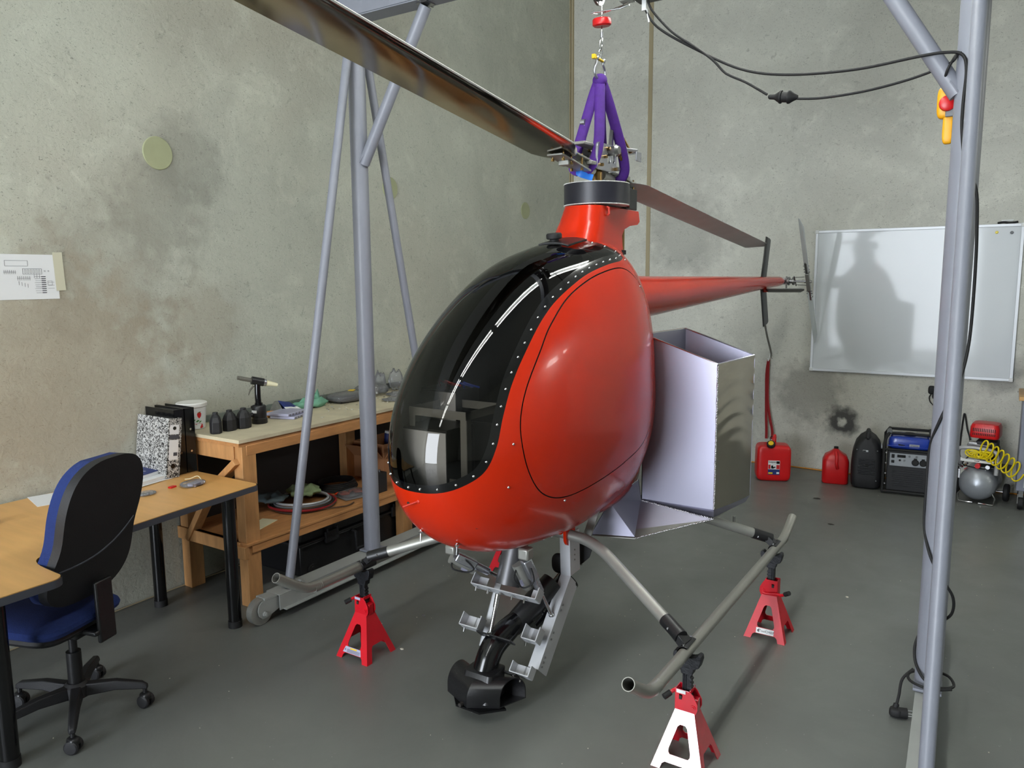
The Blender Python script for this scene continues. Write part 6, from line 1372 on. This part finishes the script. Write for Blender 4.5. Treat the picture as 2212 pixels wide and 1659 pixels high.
# tool cabinet, speaker at the right picture edge
t = thing('tool_cabinet', 'grey metal tool cabinet on castors cut by right picture edge', 'cabinet', (4.30, -.32, 0))
obj('cabinet_body', MB().box((4.385, -.30, .49), (.66, .46, .68)), 'cabinet_grey', t, bev=.006)
for k, (z, h) in enumerate(((.745, .10), (.64, .09), (.54, .09), (.33, .30))):
    d_ = obj('drawer', MB().box((4.40, -.535, z), (.60, .012, h)), 'frame_alu' if k == 3 else 'cabinet_grey', t, bev=.003); obj('drawer_pull', MB().box((4.40, -.545, z + h * .35), (.52, .012, .012)), 'chrome', d_)
obj('worktop', MB().box((4.38, -.30, .845), (.70, .50, .03)), 'laminate', t, bev=.003)
for x in (4.09, 4.68):
    for y in (-.48, -.12): ck = obj('castor', MB().box((x, y, .125), (.03, .05, .05)).plate([(-.03, 0), (.03, 0), (.018, .07), (-.018, .07)], [], (x - .02, y, .05), (0, 1, 0), (0, 0, 1), .003), 'chrome', t); obj('castor_wheel', MB().lathe([(.01, -.014), (.046, -.016), (.05, 0), (.046, .016), (.01, .014)], (x, y, .05), 24, (1, 0, 0)), 'black_rubber', ck)
t = thing('black_toolbox', 'black case with silver latch on top of the grey cabinet', 'toolbox', (4.30, -.28, .86))
obj('box_body', MB().box((4.30, -.25, 1.00), (.44, .30, .28)), 'chair_black', t, bev=.004); obj('box_lid', MB().box((4.30, -.25, 1.225), (.44, .30, .16)), 'chair_black', t, bev=.004)
obj('latch', MB().cyl((4.078, -.36, 1.14), (4.078, -.36, 1.19), .007).tube([(4.075, -.37, 1.14), (4.068, -.38, 1.10), (4.066, -.37, 1.08), (4.07, -.36, 1.10)], .004, 8).box((4.079, -.36, 1.165), (.004, .04, .05)), 'chrome', t)
# strap on hook, cords, wall bits
t = thing('tow_strap', 'dark red strap loop hanging from hook above the large fuel can', 'strap', (2.12, -.03, .33))
for (x0, x1, w_) in ((2.080, 2.098, .010), (2.092, 2.150, .010)):
    obj('strap_leg', MB().tube(smooth_path([(2.088, -.03, .985), (x0 - .005, -.03, .85), (x0 + .002, -.035, .62), ((x0 + x1) / 2, -.04, .45), (x1, -.05, .33), (x1 + .004, -.06, .25)], 6), .012, 8, sq=.2, up=(1, 0, 0)), 'red_strap', t)
obj('strap_buckle', MB().tube([(2.15 + .012 * math.cos(a), -.06, .255 + .022 * math.sin(a)) for a in np.linspace(0, 2 * PI, 17)[:-1]], .003, 6, closed=True), 'black_rubber', t)
solo('wall_hook', 'small white hook on back wall holding the red strap', 'hook', MB().tube(smooth_path([(2.095, -.002, 1.06), (2.095, -.012, 1.03), (2.092, -.035, .985), (2.088, -.045, .975), (2.086, -.045, 1.0)], 4), .004, 8), 'white')
t = thing('wall_clamp_tool', 'black spring clamp hanging on back wall left of the gantry post', 'clamp', (3.44, -.03, .62))
obj('clamp_body', MB().sell((3.425, -.03, .80), (.025, .018, .035), .6).sell((3.452, -.03, .765), (.02, .016, .04), .6), 'black_rubber', t)
obj('clamp_cord', MB().tube(smooth_path([(3.43, -.03, .775), (3.412, -.03, .74), (3.42, -.03, .70), (3.445, -.03, .67), (3.47, -.03, .60)], 5), .004, 8), 'black_rubber', t)
solo('socket_cable', 'black cable leaning in loops against back wall behind compressor', 'cable', MB().tube(smooth_path([(3.66, -.02, .0062), (3.655, -.02, .3), (3.665, -.02, .55), (3.675, -.02, .62), (3.70, -.03, .50), (3.725, -.05, .42), (3.74, -.08, .30)], 6), .006, 8), 'black_rubber')
solo('extension_lead', 'thin orange yellow lead lying along foot of the back wall', 'cord', MB().tube(smooth_path([(.6, -.03, .006), (1.5, -.02, .006), (2.0, -.035, .006), (2.3, -.025, .006), (2.7, -.035, .006), (3.2, -.03, .006), (3.7, -.025, .006), (4.1, -.035, .006), (5.2, -.03, .006)], 6), .0055, 8), 'orange_cord')
solo('extension_lead', 'thin tan lead lying along left wall under the desk', 'cord', MB().tube(smooth_path([(.04, -4.3, .006), (.02, -4.8, .006), (.03, -5.2, .006), (.02, -5.6, .006), (.03, -6.2, .006)], 6), .004, 8), 'sealant')
for k, (x, y, s_, m, lb) in enumerate(((1.454, -4.28, .012, 'clear_bag', 'scrap of clear plastic on floor between left stand and nozzle'), (2.746, -.969, .030, 'dark_liner', 'small dry leaf on floor in front of small fuel can'), (2.965, -1.591, .022, 'dark_liner', 'small dark leaf on floor halfway to the rear stand'), (3.285, -2.866, .010, 'dust', 'tiny white chip on floor right of the rear stand'), (2.90, -4.30, .007, 'dust', 'tiny pale crumb on floor between the two right stands'), (1.60, -4.62, .012, 'dust', 'white crumbs on floor at foot of the left stand'))):
    mb = MB(); random.seed(40 + k)
    pts = [(s_ * random.uniform(.7, 1.3) * math.cos(a), s_ * random.uniform(.35, .8) * math.sin(a)) for a in np.linspace(0, 2 * PI, 8)[:-1]]
    mb.loft([[Vector((x + px, y + py, .0006)) for px, py in pts], [Vector((x + px * .8, y + py * .8, .004)) for px, py in pts]])
    solo('floor_scrap', lb, 'scrap', mb, m, smooth=0)
random.seed(77); dmb = MB()
for k in range(260):
    x = random.uniform(.9, 4.6); y = random.uniform(-6.4, -.6); s_ = random.uniform(.0012, .0032); dmb.box((x, y, s_ * .4 + .0003), (s_, s_ * 1.3, s_ * .8), random.uniform(0, 3))
o = solo('floor_grit', 'fine pale grit scattered over the grey floor', 'grit', dmb, 'dust', smooth=0); o['kind'] = 'stuff'
